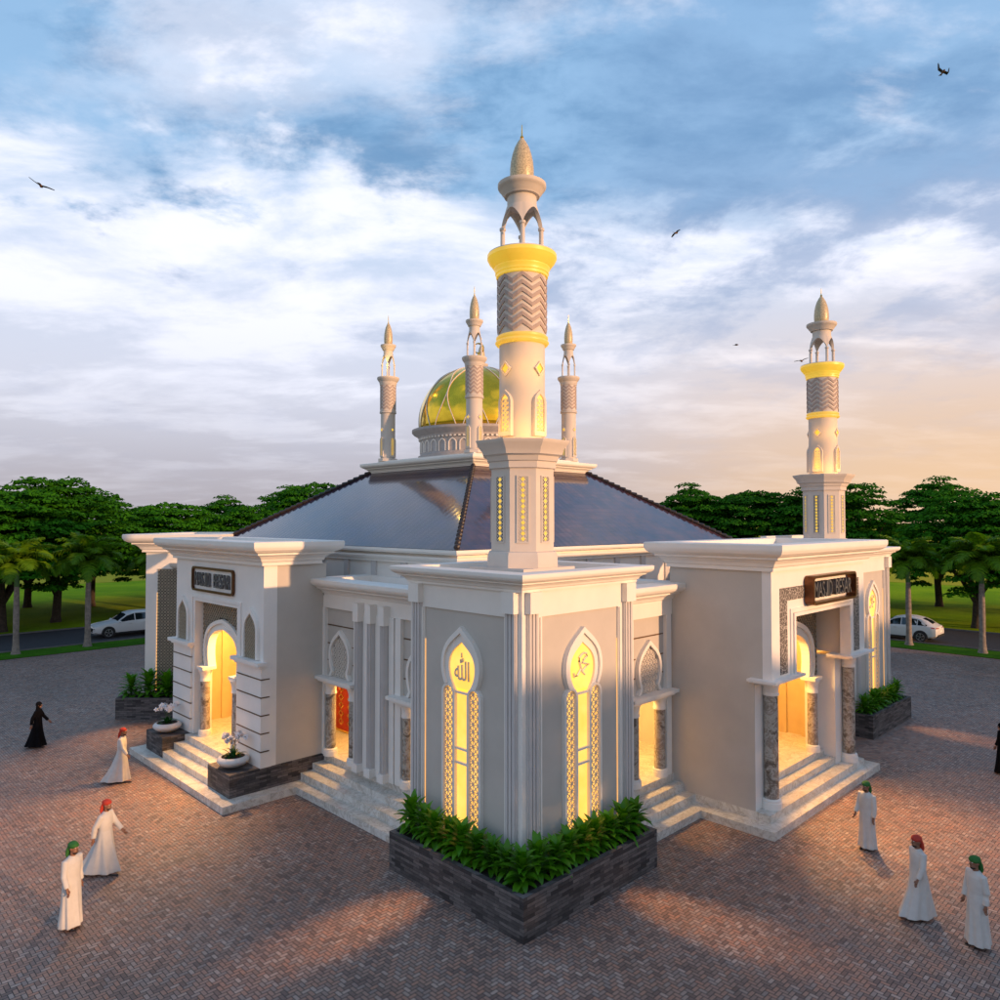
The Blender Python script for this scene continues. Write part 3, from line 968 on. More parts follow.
    F = MB(); F.lathe(0, 0, [(.05 * r, zb - .05), (.09 * r, zb), (.03 * r, zb + .06), (.018, zb + .12), (.008, zs_)], 8)
    F.build('finial', 'gold_leafing', body, smooth=True)
    for i in range(4):
        a = i * pi / 2
        fr = Fr(r * cos(a), r * sin(a), (-sin(a), cos(a)), (cos(a), sin(a)))
        k_ = r / .6
        zw = zf + .25 * k_
        W_ = MB(fr)
        hh = (zr - zf) * .42
        zt_ = zw + hh
        O = barch(.22 * k_, zt_ - .35 * k_, zt_, base=zw - .12 * k_); I = barch(.145 * k_, zt_ - .33 * k_, zt_ - .11 * k_, base=zw)
        W_.strip(O, I, -.12 * k_, .06 * k_)
        W_.box(-.22 * k_, .22 * k_, -.12 * k_, .055 * k_, zw - .12 * k_, zw)
        wd = W_.build('window', 'minaret_stone', body)
        L_ = MB(fr); L_.prism(I, -.02, .012); L_.build('lit_pane', 'lit_glass' if lit else 'lit_dim', wd)
        L_ = MB(fr); lattice(L_, I, .12 * k_, .014 * k_, .014, .03, star=True); L_.build('lattice', 'lattice_stone', wd, fix=False)
        zd = zt_ + .55 * k_
        D_ = MB(fr); q = .17 * k_; q2 = .125 * k_
        D_.strip([(-q, zd), (0, zd + q * 1.15), (q, zd), (0, zd - q * 1.15)], [(-q2, zd), (0, zd + q2 * 1.15), (q2, zd), (0, zd - q2 * 1.15)], -.03, .045 * k_, True)
        dm = D_.build('diamond_frame', 'minaret_stone', body)
        D_ = MB(fr); D_.prism([(-q2 * .9, zd), (0, zd + q2), (q2 * .9, zd), (0, zd - q2)], -.02, .02); D_.build('lit_pane', 'yellow_glow' if lit else 'lit_dim', dm)
    if P.get('oct'):
        for i in range(8):
            a = i * pi / 4
            fr = Fr(.80 * cos(a), .80 * sin(a), (-sin(a), cos(a)), (cos(a), sin(a)))
            Q = MB(fr)
            z0_, z1_ = o1 + .22, o2 - .18
            Q.strip([(-.16, z0_), (-.16, z1_), (.16, z1_), (.16, z0_)], [(-.125, z0_ + .035), (-.125, z1_ - .035), (.125, z1_ - .035), (.125, z0_ + .035)], 0, .028, True)
            f_ = Q.build('ornament_panel', 'minaret_stone', body)
            Q = MB(fr); Q.box(-.125, .125, -.01, .006, z0_ + .03, z1_ - .03); Q.build('backing', 'recess_dark' if i % 2 == 0 else 'lattice_stone', f_)
            Q = MB(fr); nn_ = 12
            for q in range(nn_):
                zc2 = z0_ + .1 + (z1_ - z0_ - .2) * q / (nn_ - 1)
                Q.prism([(-.055, zc2), (0, zc2 + .06), (.055, zc2), (0, zc2 - .06)], .004, .024)
            Q.build('lit_inlay', 'lit_dim' if i % 2 == 0 else 'yellow_glow', f_)
            Q = MB(fr); lattice(Q, [(-.125, z0_ + .04), (-.125, z1_ - .04), (.125, z1_ - .04), (.125, z0_ + .04)], .083, .014, .008, .022); Q.build('lattice', 'lattice_stone', f_, fix=False)
    return body

BIG = dict(r=.60, z=(10.54, 13.10, 14.88, 15.51, 0, 16.78, 17.40, 18.68, 0, 19.02), oct=(7.18, 7.72, 9.82, 10.54), bulb=.90)
mn = minaret(BIG)
mn.parent = mosque; mn.location = (13.9 - MX, 13.3 - MY, 0)
m2 = copy_tree(mn, mosque); m2.location = (33.5 - MX, 13.3 - MY, 0)
SM = dict(r=.33, z=(11.32, 13.40, 14.68, 15.06, 0, 16.12, 16.57, 17.62, 0, 17.95), bulb=1.02)
ms = minaret(SM, 28, False)
ms.parent = mosque; ms.location = (-2.93, -2.93, 0)
for sx_, sy_ in ((1, -1), (-1, 1), (1, 1)):
    q = copy_tree(ms, mosque); q.location = (sx_ * 2.93, sy_ * 2.93, 0)

# ---- marble columns
def column(u, d, z0, z1, r, fr, parent):
    p = fr(u, d, 0)
    C = MB(); C.lathe(p[0], p[1], [(r, z0 + .2), (r * .96, z1 - .3)], 24, cap0=False, cap1=False)
    c = C.build('column', 'marble_column', parent, smooth=True)
    C = MB()
    C.lathe(p[0], p[1], [(r * 1.38, z0 + .001), (r * 1.38, z0 + r * .9), (r * 1.28, z0 + r * .95), (r * 1.3, z0 + r * 1.25), (r * 1.15, z0 + r * 1.4), (r * .9, z0 + r * 1.42)], 24)
    C.build('column_base', 'cream_plaster', c, smooth=True)
    C = MB()
    C.lathe(p[0], p[1], [(r * .9, z1 - .42), (r * 1.12, z1 - .41), (r * 1.12, z1 - .36), (r * 1.02, z1 - .33), (r * 1.08, z1 - .2), (r * 1.3, z1 - .08), (r * 1.42, z1 - .05), (r * 1.42, z1 - .001)], 24)
    C.build('capital', 'cream_plaster', c, smooth=True)
    return c

def horseshoe_wall(fr, d, half_open, z0, ztop, half, zs, za, inner, parent):
    """lattice wall with a moulded horseshoe arch opening; fr frame, front plane at d"""
    A = barch(half, zs, za, .62, .14, 12, rd=1)
    I = barch(inner, zs, za - (half - inner) * 1.05, .62, .12, 12, rd=1)
    zf = zs - .62
    M = MB(fr)
    M.prism([(-half_open, zf)] + [(-half_open, ztop), (half_open, ztop), (half_open, zf)] + [(A[-1][0] - .02, zf)] + [(u * .985, z) for u, z in reversed(A)] + [(A[0][0] + .02, zf)], d - .12, d)
    wl = M.build('screen_wall', 'recess_dark', parent)
    M = MB(fr)
    us = half_open
    n_u = round(2 * us / .17); n_z = round((ztop - zf) / .17)
    for i in range(n_u):
        for j in range(n_z):
            u = -us + (i + .5) * 2 * us / n_u; z = zf + (j + .5) * (ztop - zf) / n_z
            if inside((u, z), A + [(A[-1][0], zf - 1), (A[0][0], zf - 1)]): continue
            hu, hz = us / n_u, (ztop - zf) / n_z / 2
            bar2(M, (u - hu, z - hz), (u + hu, z + hz), .028, d, d + .03); bar2(M, (u - hu, z + hz), (u + hu, z - hz), .028, d, d + .027)
            M.prism([(u - .034, z), (u, z - .034), (u + .034, z), (u, z + .034)], d, d + .034)
    M.build('lattice', 'lattice_brown', wl, fix=False)
    M = MB(fr)
    k1 = barch(half - (half - inner) * .38, zs, za - (half - inner) * .4, .62, .135, 12, rd=1)
    M.strip(A, k1, d - .12, d + .10)
    k2 = barch(half - (half - inner) * .7, zs, za - (half - inner) * .74, .62, .13, 12, rd=1)
    M.strip(k1, k2, d - .12, d + .03); M.strip(k2, I, d - .2, d + .07)
    M.build('arch_moulding', 'cream_plaster', wl)
    for s in (-1, 1):
        M = MB(fr)
        M.box(*sorted((s * (inner + .10), s * half_open)), d - .14, d - .002, z0, zf)
        a, b_ = sorted((s * (inner - .14), s * (half + .06)))
        M.box(a, b_, d - .16, d + .30, zf - .02, zf + .09)
        M.build('arch_post', 'cream_plaster', wl)
    for s in (-1, 1):
        column(s * (half + inner) / 2 * .95, d + .10, z0, zf - .02, .165, fr, wl)
    return wl

# ---- left entrance block (faces -x)
FE = FL(10.75, 24.81)
HW = 3.47
P_ = MB(FE)
P_.box(-HW, -1.69, -.45, 0, .9, 7.12); P_.box(1.69, HW, -.45, 0, .9, 7.12); P_.box(-1.69, 1.69, -.45, 0, 5.64, 7.12)
P_.strip([(-1.97, .9), (-1.97, 5.84), (1.97, 5.84), (1.97, .9)], [(-1.86, .9), (-1.86, 5.75), (1.86, 5.75), (1.86, .9)], 0, .05)
P_.strip([(-1.84, .9), (-1.84, 5.73), (1.84, 5.73), (1.84, .9)], [(-1.69, .9), (-1.69, 5.64), (1.69, 5.64), (1.69, .9)], 0, .025)
for s in (-1, 1):
    P_.box(*sorted((s * 1.88, s * 3.50)), -.28, .08, .902, 3.94)
    P_.box(*sorted((s * 1.80, s * 3.54)), -.05, .16, 3.94, 4.03); P_.box(*sorted((s * 1.70, s * 3.62)), -.05, .26, 4.03, 4.14)
P_.box(-HW + .03, HW - .03, -2.1, -.451, 6.9, 7.12)
fl = P_.build('entrance_facade', 'pink_plaster', mosque)
P_ = MB(FE); cornice(P_, -HW, HW, -1.85, 0, .64, 7.10, 7.85); P_.build('cornice', 'cream_plaster', fl)
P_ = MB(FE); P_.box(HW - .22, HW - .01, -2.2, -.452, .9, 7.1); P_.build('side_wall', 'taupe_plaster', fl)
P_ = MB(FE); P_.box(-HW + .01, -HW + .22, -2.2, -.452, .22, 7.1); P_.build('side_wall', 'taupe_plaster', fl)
P_ = MB(); P_.box(12.6, 14.78, 21.4, 28.3, 5.85, 6.0); P_.build('roof_deck', 'roof_deck', fl)
for s in (-1, 1):
    for z in (3.60, 3.05, 2.5, 1.95, 1.40):
        P_ = MB(FE); P_.box(*sorted((s * 1.86, s * 3.515)), -.20, .095, z - .018, z + .018); P_.build('groove_trim', 'bead_brown', fl)
for s in (-1, 1):
    uc = s * 2.70
    N_ = MB(FE)
    O = shift(barch(.52, 5.0, 5.76, base=4.16), uc); I = shift(barch(.40, 5.0, 5.58, base=4.16), uc)
    N_.strip(O, I, 0, .09); nf = N_.build('niche', 'pink_plaster', fl)
    N_ = MB(FE); N_.prism(I, -.01, .006); N_.build('backing', 'recess_dark', nf)
    N_ = MB(FE); lattice(N_, I, .135, .024, .008, .045, dia=False, star=True); N_.build('lattice', 'lattice_brown', nf, fix=False)
horseshoe_wall(FE, -.30, 1.69, .88, 5.64, 1.5, 3.86, 5.1, 1.16, mosque)
# room behind
def room(x0, x1, y0, y1, z0, z1, openx=None):
    M = MB()
    M.add([(x0, y0, z1), (x1, y0, z1), (x1, y1, z1), (x0, y1, z1)], [(0, 1, 2, 3)])
    return M
M = MB(FE)
M.box(-3.2, 3.2, -2.3, -2.2, .88, 6.0)                 # back wall
M.box(-3.24, -3.14, -2.2, -.5, .88, 6.0); M.box(3.14, 3.24, -2.2, -.5, .88, 6.0)
M.box(-3.2, 3.2, -2.3, -.5, 5.3, 5.4)
for q in (-2.2, -1.1, 0, 1.1, 2.2):
    M.box(q - .12, q + .12, -2.2, -2.08, .88, 5.3)
M.box(-3.14, -3.04, -1.9, -1.6, .88, 5.3); M.box(-3.14, -3.04, -1.1, -.8, .88, 5.3)
M.build('lobby_wall', 'lobby_lamp_tint', mosque)

# ---- podiums and stairs, left
M = MB()
M.box(9.72, 12.95, 21.36, 22.9, .2, .90); M.build('podium', 'slate_cladding', mosque)
M = MB(); M.box(9.72, 10.85, 26.71, 28.24, .2, .90); M.build('podium', 'slate_cladding', mosque)
M = MB()
M.box(9.3, 13.4, 20.88, 28.72, 0, .22)
M.box(9.74, 13.4, 22.9, 26.71, .1, .44); M.box(10.12, 13.4, 22.9, 26.71, .1, .66); M.box(10.50, 13.1, 22.9, 26.71, .1, .88)
M.box(10.9, 13.1, 21.5, 28.1, .1, .876)
M.build('stairs', 'marble_step', mosque)
M = MB()
M.box(11.65, 13.0, 15.3, 20.878, 0, .218); M.box(12.07, 13.0, 15.3, 21.358, .0, .44); M.box(12.49, 13.0, 15.3, 21.357, 0, .66); M.box(12.92, 14.78, 15.32, 24.0, 0, .881)
M.build('stairs', 'marble_step', mosque)

# ---- right entrance block (faces -y)
FG = FRt(22.94, 9.18)
P_ = MB(FG)
P_.box(-HW, -2.05, -.27, 0, 4.10, 7.12); P_.box(2.05, HW, -.27, 0, 4.10, 7.12); P_.box(-2.05, 2.05, -.27, 0, 5.75, 7.12)
P_.strip([(-2.32, 4.12), (-2.32, 5.98), (2.32, 5.98), (2.32, 4.12)], [(-2.2, 4.12), (-2.2, 5.88), (2.2, 5.88), (2.2, 4.12)], 0, .04)
P_.strip([(-2.16, 4.12), (-2.16, 5.85), (2.16, 5.85), (2.16, 4.12)], [(-2.05, 4.12), (-2.05, 5.75), (2.05, 5.75), (2.05, 4.12)], 0, .07)
for s in (-1, 1):
    P_.box(*sorted((s * 1.84, s * 3.62)), -.62, .10, 4.0, 4.05); P_.box(*sorted((s * 1.78, s * 3.72)), -.62, .22, 4.05, 4.12)
    P_.box(*sorted((s * 2.2, s * 3.46)), -1.3, -.51, .44, 4.0)
P_.box(-HW + .03, HW - .03, -3.2, -.271, 6.9, 7.12)
fg = P_.build('entrance_facade', 'pink_plaster', mosque)
P_ = MB(FG); cornice(P_, -HW, HW, -3.15, 0, .60, 7.10, 7.85); P_.build('cornice', 'cream_plaster', fg)
for s in (-1, 1):
    P_ = MB(FG)
    P_.add([(s * HW, -.272, 4.1), (s * HW, -.272, 7.1), (s * HW, -3.2, 7.1), (s * HW, -3.2, .2), (s * HW, -.512, .2), (s * HW, -.512, 4.1),
            (s * (HW - .2), -.272, 4.1), (s * (HW - .2), -.272, 7.1), (s * (HW - .2), -3.2, 7.1), (s * (HW - .2), -3.2, .2), (s * (HW - .2), -.512, .2), (s * (HW - .2), -.512, 4.1)],
           [(0, 1, 2, 3, 4, 5), (11, 10, 9, 8, 7, 6)] + [(i, (i + 1) % 6, (i + 1) % 6 + 6, i + 6) for i in range(6)])
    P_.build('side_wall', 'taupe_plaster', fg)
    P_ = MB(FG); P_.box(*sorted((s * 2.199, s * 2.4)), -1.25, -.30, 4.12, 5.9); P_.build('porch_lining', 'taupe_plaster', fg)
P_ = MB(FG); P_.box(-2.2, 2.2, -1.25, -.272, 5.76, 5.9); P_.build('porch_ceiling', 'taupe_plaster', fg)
P_ = MB(FG)
for s in (-1, 1):
    P_.box(*sorted((s * 2.52, s * 2.96)), 0, .02, 4.2, 6.23)
P_.box(-2.96, 2.96, 0, .02, 6.232, 6.60)
P_.build('carved_band', 'carved_band', fg)
horseshoe_wall(FG, -1.12, 2.2, .88, 5.76, 1.9, 3.86, 5.35, 1.5, mosque)
for s in (-1, 1):
    column(s * 2.87, -.33, .44, 4.0, .20, FG, fg)
M = MB(FG)
M.box(-3.2, 3.2, -3.3, -3.2, .88, 6.0); M.box(-3.24, -3.14, -3.2, -1.3, .88, 6.0); M.box(3.14, 3.24, -3.2, -1.3, .88, 6.0)
M.box(-3.2, 3.2, -3.3, -1.3, 5.8, 5.9)
for q in (-2.2, -1.1, 0, 1.1, 2.2):
    M.box(q - .12, q + .12, -3.2, -3.08, .88, 5.8)
M.box(3.02, 3.14, -2.0, -1.75, .88, 5.8); M.box(3.02, 3.14, -2.8, -2.55, .88, 5.8)
M.build('lobby_wall', 'lobby_lamp_tint', mosque)
M = MB()
M.box(18.97, 26.96, 8.92, 12.5, 0, .22); M.box(19.45, 26.43, 9.25, 12.5, 0, .44)
M.box(20.74, 25.14, 9.72, 12.5, 0, .66); M.box(20.74, 25.14, 10.07, 12.5, 0, .88); M.box(19.7, 26.2, 10.5, 12.45, 0, .876)
M.build('stairs', 'marble_step', mosque)
M = MB()
M.box(16.0, 18.968, 11.1, 12.5, 0, .218); M.box(16.0, 19.47, 11.56, 12.5, 0, .438); M.box(16.0, 19.469, 11.97, 12.5, 0, .66); M.box(16.02, 21.5, 12.28, 16.84, 0, .881)
M.build('stairs', 'marble_step', mosque)

# ---- middle sections
def door_bay(fr, uc, wl, hw=.83):
    """ledge, pointed lattice arch above, columns below"""
    L_ = MB(fr)
    L_.box(uc - hw - .36, uc + hw + .26, 0, .40, 3.36, 3.46); L_.box(uc - hw - .30, uc + hw + .20, 0, .30, 3.28, 3.36)
    L_.build('ledge', 'cream_plaster', wl)
    O = shift(barch(.60, 4.15, 5.0, .5, .12, base=None), uc); O = [(O[0][0] - .12, 3.47)] + O + [(O[-1][0] + .12, 3.47)]
    I = shift(barch(.50, 4.15, 4.86, .5, .12, base=None), uc); I = [(I[0][0] - .1, 3.47)] + I + [(I[-1][0] + .1, 3.47)]
    N_ = MB(fr); N_.strip(O, I, 0, .12); nf = N_.build('niche', 'cream_plaster', wl)
    N_ = MB(fr); N_.prism(I, -.01, .01); N_.build('backing', 'recess_dark', nf)
    N_ = MB(fr); lattice(N_, I, .15, .03, .012, .05, star=True, dia=False); N_.build('lattice', 'lattice_stone', nf, fix=False)
    G_ = MB(fr)
    for z, segs in ((5.1, [(-hw, hw)]), (4.5, [(-hw, -.60), (.60, hw)]), (3.95, [(-hw, -.62), (.62, hw)])):
        for a, b_ in segs:
            G_ = MB(fr); G_.box(uc + a, uc + b_, 0, .012, z - .018, z + .018); G_.build('groove_trim', 'bead_brown', wl)
    for s in (-1, 1):
        column(uc + s * .68, -.03, .88, 3.28, .17, fr, wl)

FM = FL(12.95, 18.33)       # u = 18.33 - y ; y 15.3..21.36 -> u -3.03..3.03
M = MB(FM)
uc0, uc1 = -2.055, 2.055
for a, b_ in ((-3.03, uc0 - .85), (uc0 + .85, uc1 - .85), (uc1 + .85, 3.03)):
    M.box(a, b_, -.2, 0, .88, 6.05)
for uc in (uc0, uc1):
    M.box(uc - .85, uc + .85, -.2, 0, 3.2, 6.05)
M.box(-5.6, -3.03, -.3, -.2, .88, 6.05)
M.box(-5.6, 3.03, -1.8, -.21, 5.2, 5.35)
M.box(-5.7, -5.6, -1.8, -.2, .88, 5.3)
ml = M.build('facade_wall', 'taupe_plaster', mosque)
def midframe(fr, bays, slats, u0, u1, wl, ztop=6.05, zend=None):
    C_ = MB(fr); G_ = MB(fr)
    C_.box(u0, u1, 0, .10, 5.66, 6.04)
    for uc in bays:
        for s in (-1, 1):
            C_.box(uc + s * .98 - .13, uc + s * .98 + .13, 0, .12, .882, 5.66)
    for uw, uf in slats:       # white post, fluted pilaster
        C_.box(uw - .12, uw + .12, 0, .14, .882, 5.66)
        G_.box(uf - .11, uf + .11, .10, .26, 1.1, 5.42)
        for q in (-.07, 0.0, .07):
            G_.box(uf + q - .02, uf + q + .02, .26, .30, 1.1, 5.42)
        C_.box(uf - .14, uf + .14, .0, .34, 5.42, 5.98); C_.box(uf - .15, uf + .15, 0, .35, .882, 1.12)
        C_.box(uf - .09, uf + .09, 0, .10, 1.1, 5.42)
    C_.build('facade_frame', 'cream_plaster', wl); G_.build('pilaster', 'grey_pilaster', wl)
midframe(FM, (uc0, uc1), ((-.55, -.80), (.10, -.14), (.78, .53)), -3.03, 3.03, ml)
for ur in (-.32, .33):
    L_ = MB(FM); L_.box(ur - .16, ur + .16, 0, .012, 1.5, 5.0); L_.build('lit_pane', 'lit_strip', ml)
    L_ = MB(FM); lattice(L_, [(ur - .16, 1.5), (ur - .16, 5.0), (ur + .16, 5.0), (ur + .16, 1.5)], .107, .03, .014, .05, star=True, dia=True); L_.build('lattice', 'lattice_brown', ml, fix=False)
for uc in (uc0, uc1): door_bay(FM, uc, ml)
M = MB(); cornice(M, 12.95, 14.7, 15.32, 21.2, .58, 6.03, 6.62); M.build('cornice', 'cream_plaster', mosque)
# inner door seen through the left bay
M = MB(); M.box(14.66, 14.76, 22.1, 23.5, .88, 3.6); dr = M.build('inner_door', 'red_cloth', mosque)
M = MB(); F_ = FL(14.66, 22.8)
M.fr = F_
M.strip([(-.7, .9), (-.7, 3.6), (.7, 3.6), (.7, .9)], [(-.58, .98), (-.58, 3.48), (.58, 3.48), (.58, .98)], 0, .04, True)
for i in range(8):
    z = 1.25 + i * .29
    for q in (-.28, .28):
        M.strip([(q - .16, z), (q, z + .13), (q + .16, z), (q, z - .13)], [(q - .11, z), (q, z + .09), (q + .11, z), (q, z - .09)], 0, .02, True)
M.build('gilt_trim', 'gold_leafing', dr)

FN = FRt(18.0, 12.42)        # right middle section x 16.0..19.46
M = MB(FN)
ucr = .28
M.box(-2.0, ucr - .85, -.2, 0, .88, 6.05); M.box(ucr + .85, 1.46, -.2, 0, .88, 6.05); M.box(ucr - .85, ucr + .85, -.2, 0, 3.2, 6.05)
M.box(-2.0, 3.5, -4.4, -.21, 5.2, 5.35); M.box(3.4, 3.5, -4.4, -1.2, .88, 5.3)
mr = M.build('facade_wall', 'taupe_plaster', mosque)
midframe(FN, (ucr,), ((-1.35, -1.1),), -2.0, 1.46, mr)
door_bay(FN, ucr, mr)
M = MB(); cornice(M, 15.9, 19.4, 12.42, 14.6, .58, 6.03, 6.62); M.box(15.9, 19.4, 12.6, 16.9, 6.0, 6.3); M.build('cornice', 'cream_plaster', mosque)
# sections beyond the entrances
M = MB()
M.box(26.42, 31.4, 12.42, 16.9, 0, 6.05); M.box(12.95, 14.8, 28.3, 33.5, 0, 6.05)
cornice(M, 27.1, 31.38, 12.42, 16.8, .5, 6.03, 6.62); cornice(M, 12.95, 14.7, 29.0, 33.5, .5, 6.03, 6.62)
M.build('side_wing', 'taupe_plaster', mosque)

# ---- diagonal corner wing, far left
s2 = sqrt(.5)
d_ = (s2, s2); u_ = (s2, -s2)
PX, PY = 10.44, 34.07                      # planter's front left corner on the ground
FW = Fr(PX + d_[0] * 1.1, PY + d_[1] * 1.1, u_, (-s2, -s2))
M = MB(FW)
M.box(.70, 3.6, -5.0, 0, 0, 7.1)
cornice(M, .70, 3.6, -5.0, 0, .72, 7.1, 7.9)
wg = M.build('corner_wing', 'cream_plaster', mosque)
M = MB(FW); M.box(1.24, 3.2, 0, .01, 1.0, 6.35); M.build('backing', 'recess_dark', wg)
M = MB(FW); lattice(M, [(1.24, 1.0), (1.24, 6.35), (3.2, 6.35), (3.2, 1.0)], .14, .022, .012, .05, dia=True); M.build('lattice', 'lattice_brown', wg, fix=False)
M = MB(FW); M.box(1.215, 1.24, 0, .03, 1.0, 5.3); M.build('led_strip', 'lit_strip', wg)

# ---- lamps of the building
def ceiling_light(x, y, z, energy, r=.18):
    M = MB(); M.lathe(x, y, [(.22, z), (.22, z + .05)], 20); c = M.build('ceiling_light', 'lamp_diffuser', mosque)
    point_lamp((x, y, z - .25), energy * .62, (1, .56, .16), r, parent=mosque)
ceiling_light(12.0, 24.8, 5.2, 800)
ceiling_light(22.9, 11.3, 5.7, 800)
ceiling_light(13.9, 20.4, 5.1, 420)
ceiling_light(13.9, 16.3, 5.1, 150)
ceiling_light(18.3, 14.2, 5.1, 700)
def window_spill(src, dst, energy, kx=.42, cone=52):
    o = spot_lamp(src, dst, energy, cone, (1, .50, .18), 1.0, parent=mosque); o.scale = (kx, 1, 1); return o
for (sx_, sy_), (tx, ty) in (((11.5, 13.3), (8.7, 13.3)), ((13.9, 11.0), (14.2, 8.2)), ((33.5, 11.0), (33.3, 7.8)), ((31.1, 13.3), (28.6, 13.3))):
    window_spill((sx_, sy_, 4.6), (tx, ty, 0), 620)
wx, wy, _ = FW(2.2, .4, 0); tx, ty, _ = FW(1.2, 4.2, 0)
window_spill((wx, wy, 5.0), (tx, ty, 0), 900, .7)
spot_lamp((10.3, 24.8, 5.4), (7.4, 22.6, 0), 1300, 84, (1, .52, .2), 1.0, parent=mosque)
spot_lamp((22.9, 8.8, 5.4), (22.0, 6.0, 0), 1300, 84, (1, .52, .2), 1.0, parent=mosque)
# glow on the minaret shafts
for (cx_, cy_), dz_ in (((13.9, 13.3), 0), ((33.5, 13.3), 0)):
    for ax, ay in ((-1, 0), (0, -1), (-.75, -.75), (1, 0), (0, 1)):
        point_lamp((cx_ + ax * 1.05, cy_ + ay * 1.05, 10.80 + dz_), 7.5, (1, .47, .06), .08, parent=mosque)
        point_lamp((cx_ + ax * .98, cy_ + ay * .98, 12.4 + dz_), 3.6, (1, .48, .06), .08, parent=mosque)
point_lamp((MX - 2.93 - .45, MY + 2.93 - .45, 15.7), 9, (1, .62, .12), .05, parent=mosque)

# ---- signs
def sign(fr, uc, proj, label):
    root = empty('sign', fr(uc, 0, 6.0))
    tag(root, label, 'sign', 'name signs over the two entrances')
    hw, z0, z1, rr = 1.68, 6.01, 6.87, .16
    def rrect(h, a, b_, r):
        P = []
        for cx_, cz_, a0_ in ((h - r, b_ - r, 0), (-h + r, b_ - r, 90), (-h + r, a + r, 180), (h - r, a + r, 270)):
            for i in range(6):
                t = R(a0_ + 90 * i / 5)
                P.append((uc + cx_ + r * cos(t), cz_ + r * sin(t)))
        return P
    M = MB(fr); M.strip(rrect(hw, z0, z1, rr), rrect(hw - .075, z0 + .075, z1 - .075, rr * .6), .02, proj, True)
    M.build('sign_frame', 'bronze', root)
    zc3, dd, ex = (z0 + z1) / 2, .03 + proj * .35, proj * .6
    text_on(fr, 'MAS', uc - 1.06, zc3, .74, .48, dd, ex, 'letter_grey', root, 'lettering', offset=0.0)
    text_on(fr, 'ID', uc - .27, zc3, .30, .48, dd, ex, 'letter_grey', root, 'lettering', offset=0.0)
    text_on(fr, 'BESAR', uc + .80, zc3, 1.26, .48, dd, ex, 'letter_grey', root, 'lettering', offset=0.0)
    a_, b_ = zc3 - .24, zc3 + .24
    J = [(-.62, a_ + .14), (-.62, a_ + .07), (-.58, a_ + .015), (-.53, a_), (-.49, a_ + .015), (-.455, a_ + .07), (-.455, b_), (-.525, b_), (-.525, a_ + .10), (-.545, a_ + .075), (-.57, a_ + .10), (-.57, a_ + .14)]
    M = MB(fr); M.prism(shift(J, uc), dd - ex * .5, dd + ex * .5); M.build('lettering', 'letter_grey', root)
    return root
sign(FE, 24.81 - 25.0, .10, 'bronze framed MASJID BESAR sign above the left entrance, close against the wall')
sign(FG, 23.26 - 22.94, .30, 'deep bronze framed MASJID BESAR sign over the carved band of the right entrance')

# ------------------------------------------------------------------ planters
def planter(name, outer, inner, zt, label, origin, mat='slate_cladding'):
    """stone planter: outline polygon (outer) with soil polygon (inner)"""
    root = empty(name, (origin[0], origin[1], 0))
    tag(root, label, 'planter', 'slate clad planters around the mosque')
    M = MB()
    n = len(outer)
    pts = [(x, y, 0) for x, y in outer] + [(x, y, zt) for x, y in outer] + [(x, y, zt) for x, y in inner] + [(x, y, zt - .12) for x, y in inner]
    fs = []
    for i in range(n):
        j = (i + 1) % n
        fs += [(i, j, j + n, i + n), (i + n, j + n, j + 2 * n, i + 2 * n), (i + 2 * n, j + 2 * n, j + 3 * n, i + 3 * n)]
    M.add(pts, fs)
    M.build('stone_box', mat, root)
    M = MB(); M.add([(x, y, zt - .06) for x, y in inner], [tuple(range(n))]); M.build('soil', 'soil', root)
    return root
planter('planter', [(10.81, 10.32), (15.57, 10.32), (15.57, 11.1), (11.6, 11.1), (11.6, 14.85), (10.81, 14.85)],
        [(10.93, 10.44), (15.45, 10.44), (15.45, 11.09), (11.59, 11.09), (11.59, 14.73), (10.93, 14.73)], .91,
        'L-shaped dark slate planter wrapping the near corner tower', (10.81, 10.32))
planter('planter', [(30.44, 10.3), (35.05, 10.3), (35.05, 11.1), (30.44, 11.1)], [(30.56, 10.42), (34.93, 10.42), (34.93, 11.09), (30.56, 11.09)], .91,
        'long dark slate planter under the far right corner tower', (30.44, 10.3))
def fw(u, dd): return (PX + u_[0] * u + d_[0] * dd, PY + u_[1] * u + d_[1] * dd)
planter('planter', [fw(0, 0), fw(4.0, 0), fw(4.0, .95), fw(0, .95)], [fw(.12, .12), fw(3.88, .12), fw(3.88, .94), fw(.12, .94)], .91,
        'dark slate planter below the lattice panel of the far left wing', (PX, PY), 'slate_diagonal')

# ------------------------------------------------------------------ broad leaf plants
def leaf(mb, base, ang, tilt, L, W, curl, seg=5):
    """one arching leaf with a fold along its midrib"""
    c, s = cos(ang), sin(ang)
    pts, fs = [], []
    x, z, a = 0.0, 0.0, tilt
    for i in range(seg + 1):
        t = i / seg
        w_ = W * (sin(pi * min(1, t * .93 + .07)) ** .8) * (1 - .25 * t) if i < seg else 0.004
        px_, py_, pz_ = base[0] + x * c, base[1] + x * s, base[2] + z
        lift = w_ * .35
        pts += [(px_ - s * w_, py_ + c * w_, pz_ + lift), (px_, py_, pz_), (px_ + s * w_, py_ - c * w_, pz_ + lift)]
        x += cos(a) * L / seg; z += sin(a) * L / seg
        a -= curl / seg
    for i in range(seg):
        k_ = i * 3
        fs += [(k_, k_ + 1, k_ + 4, k_ + 3), (k_ + 1, k_ + 2, k_ + 5, k_ + 4)]
    mb.add(pts, fs)
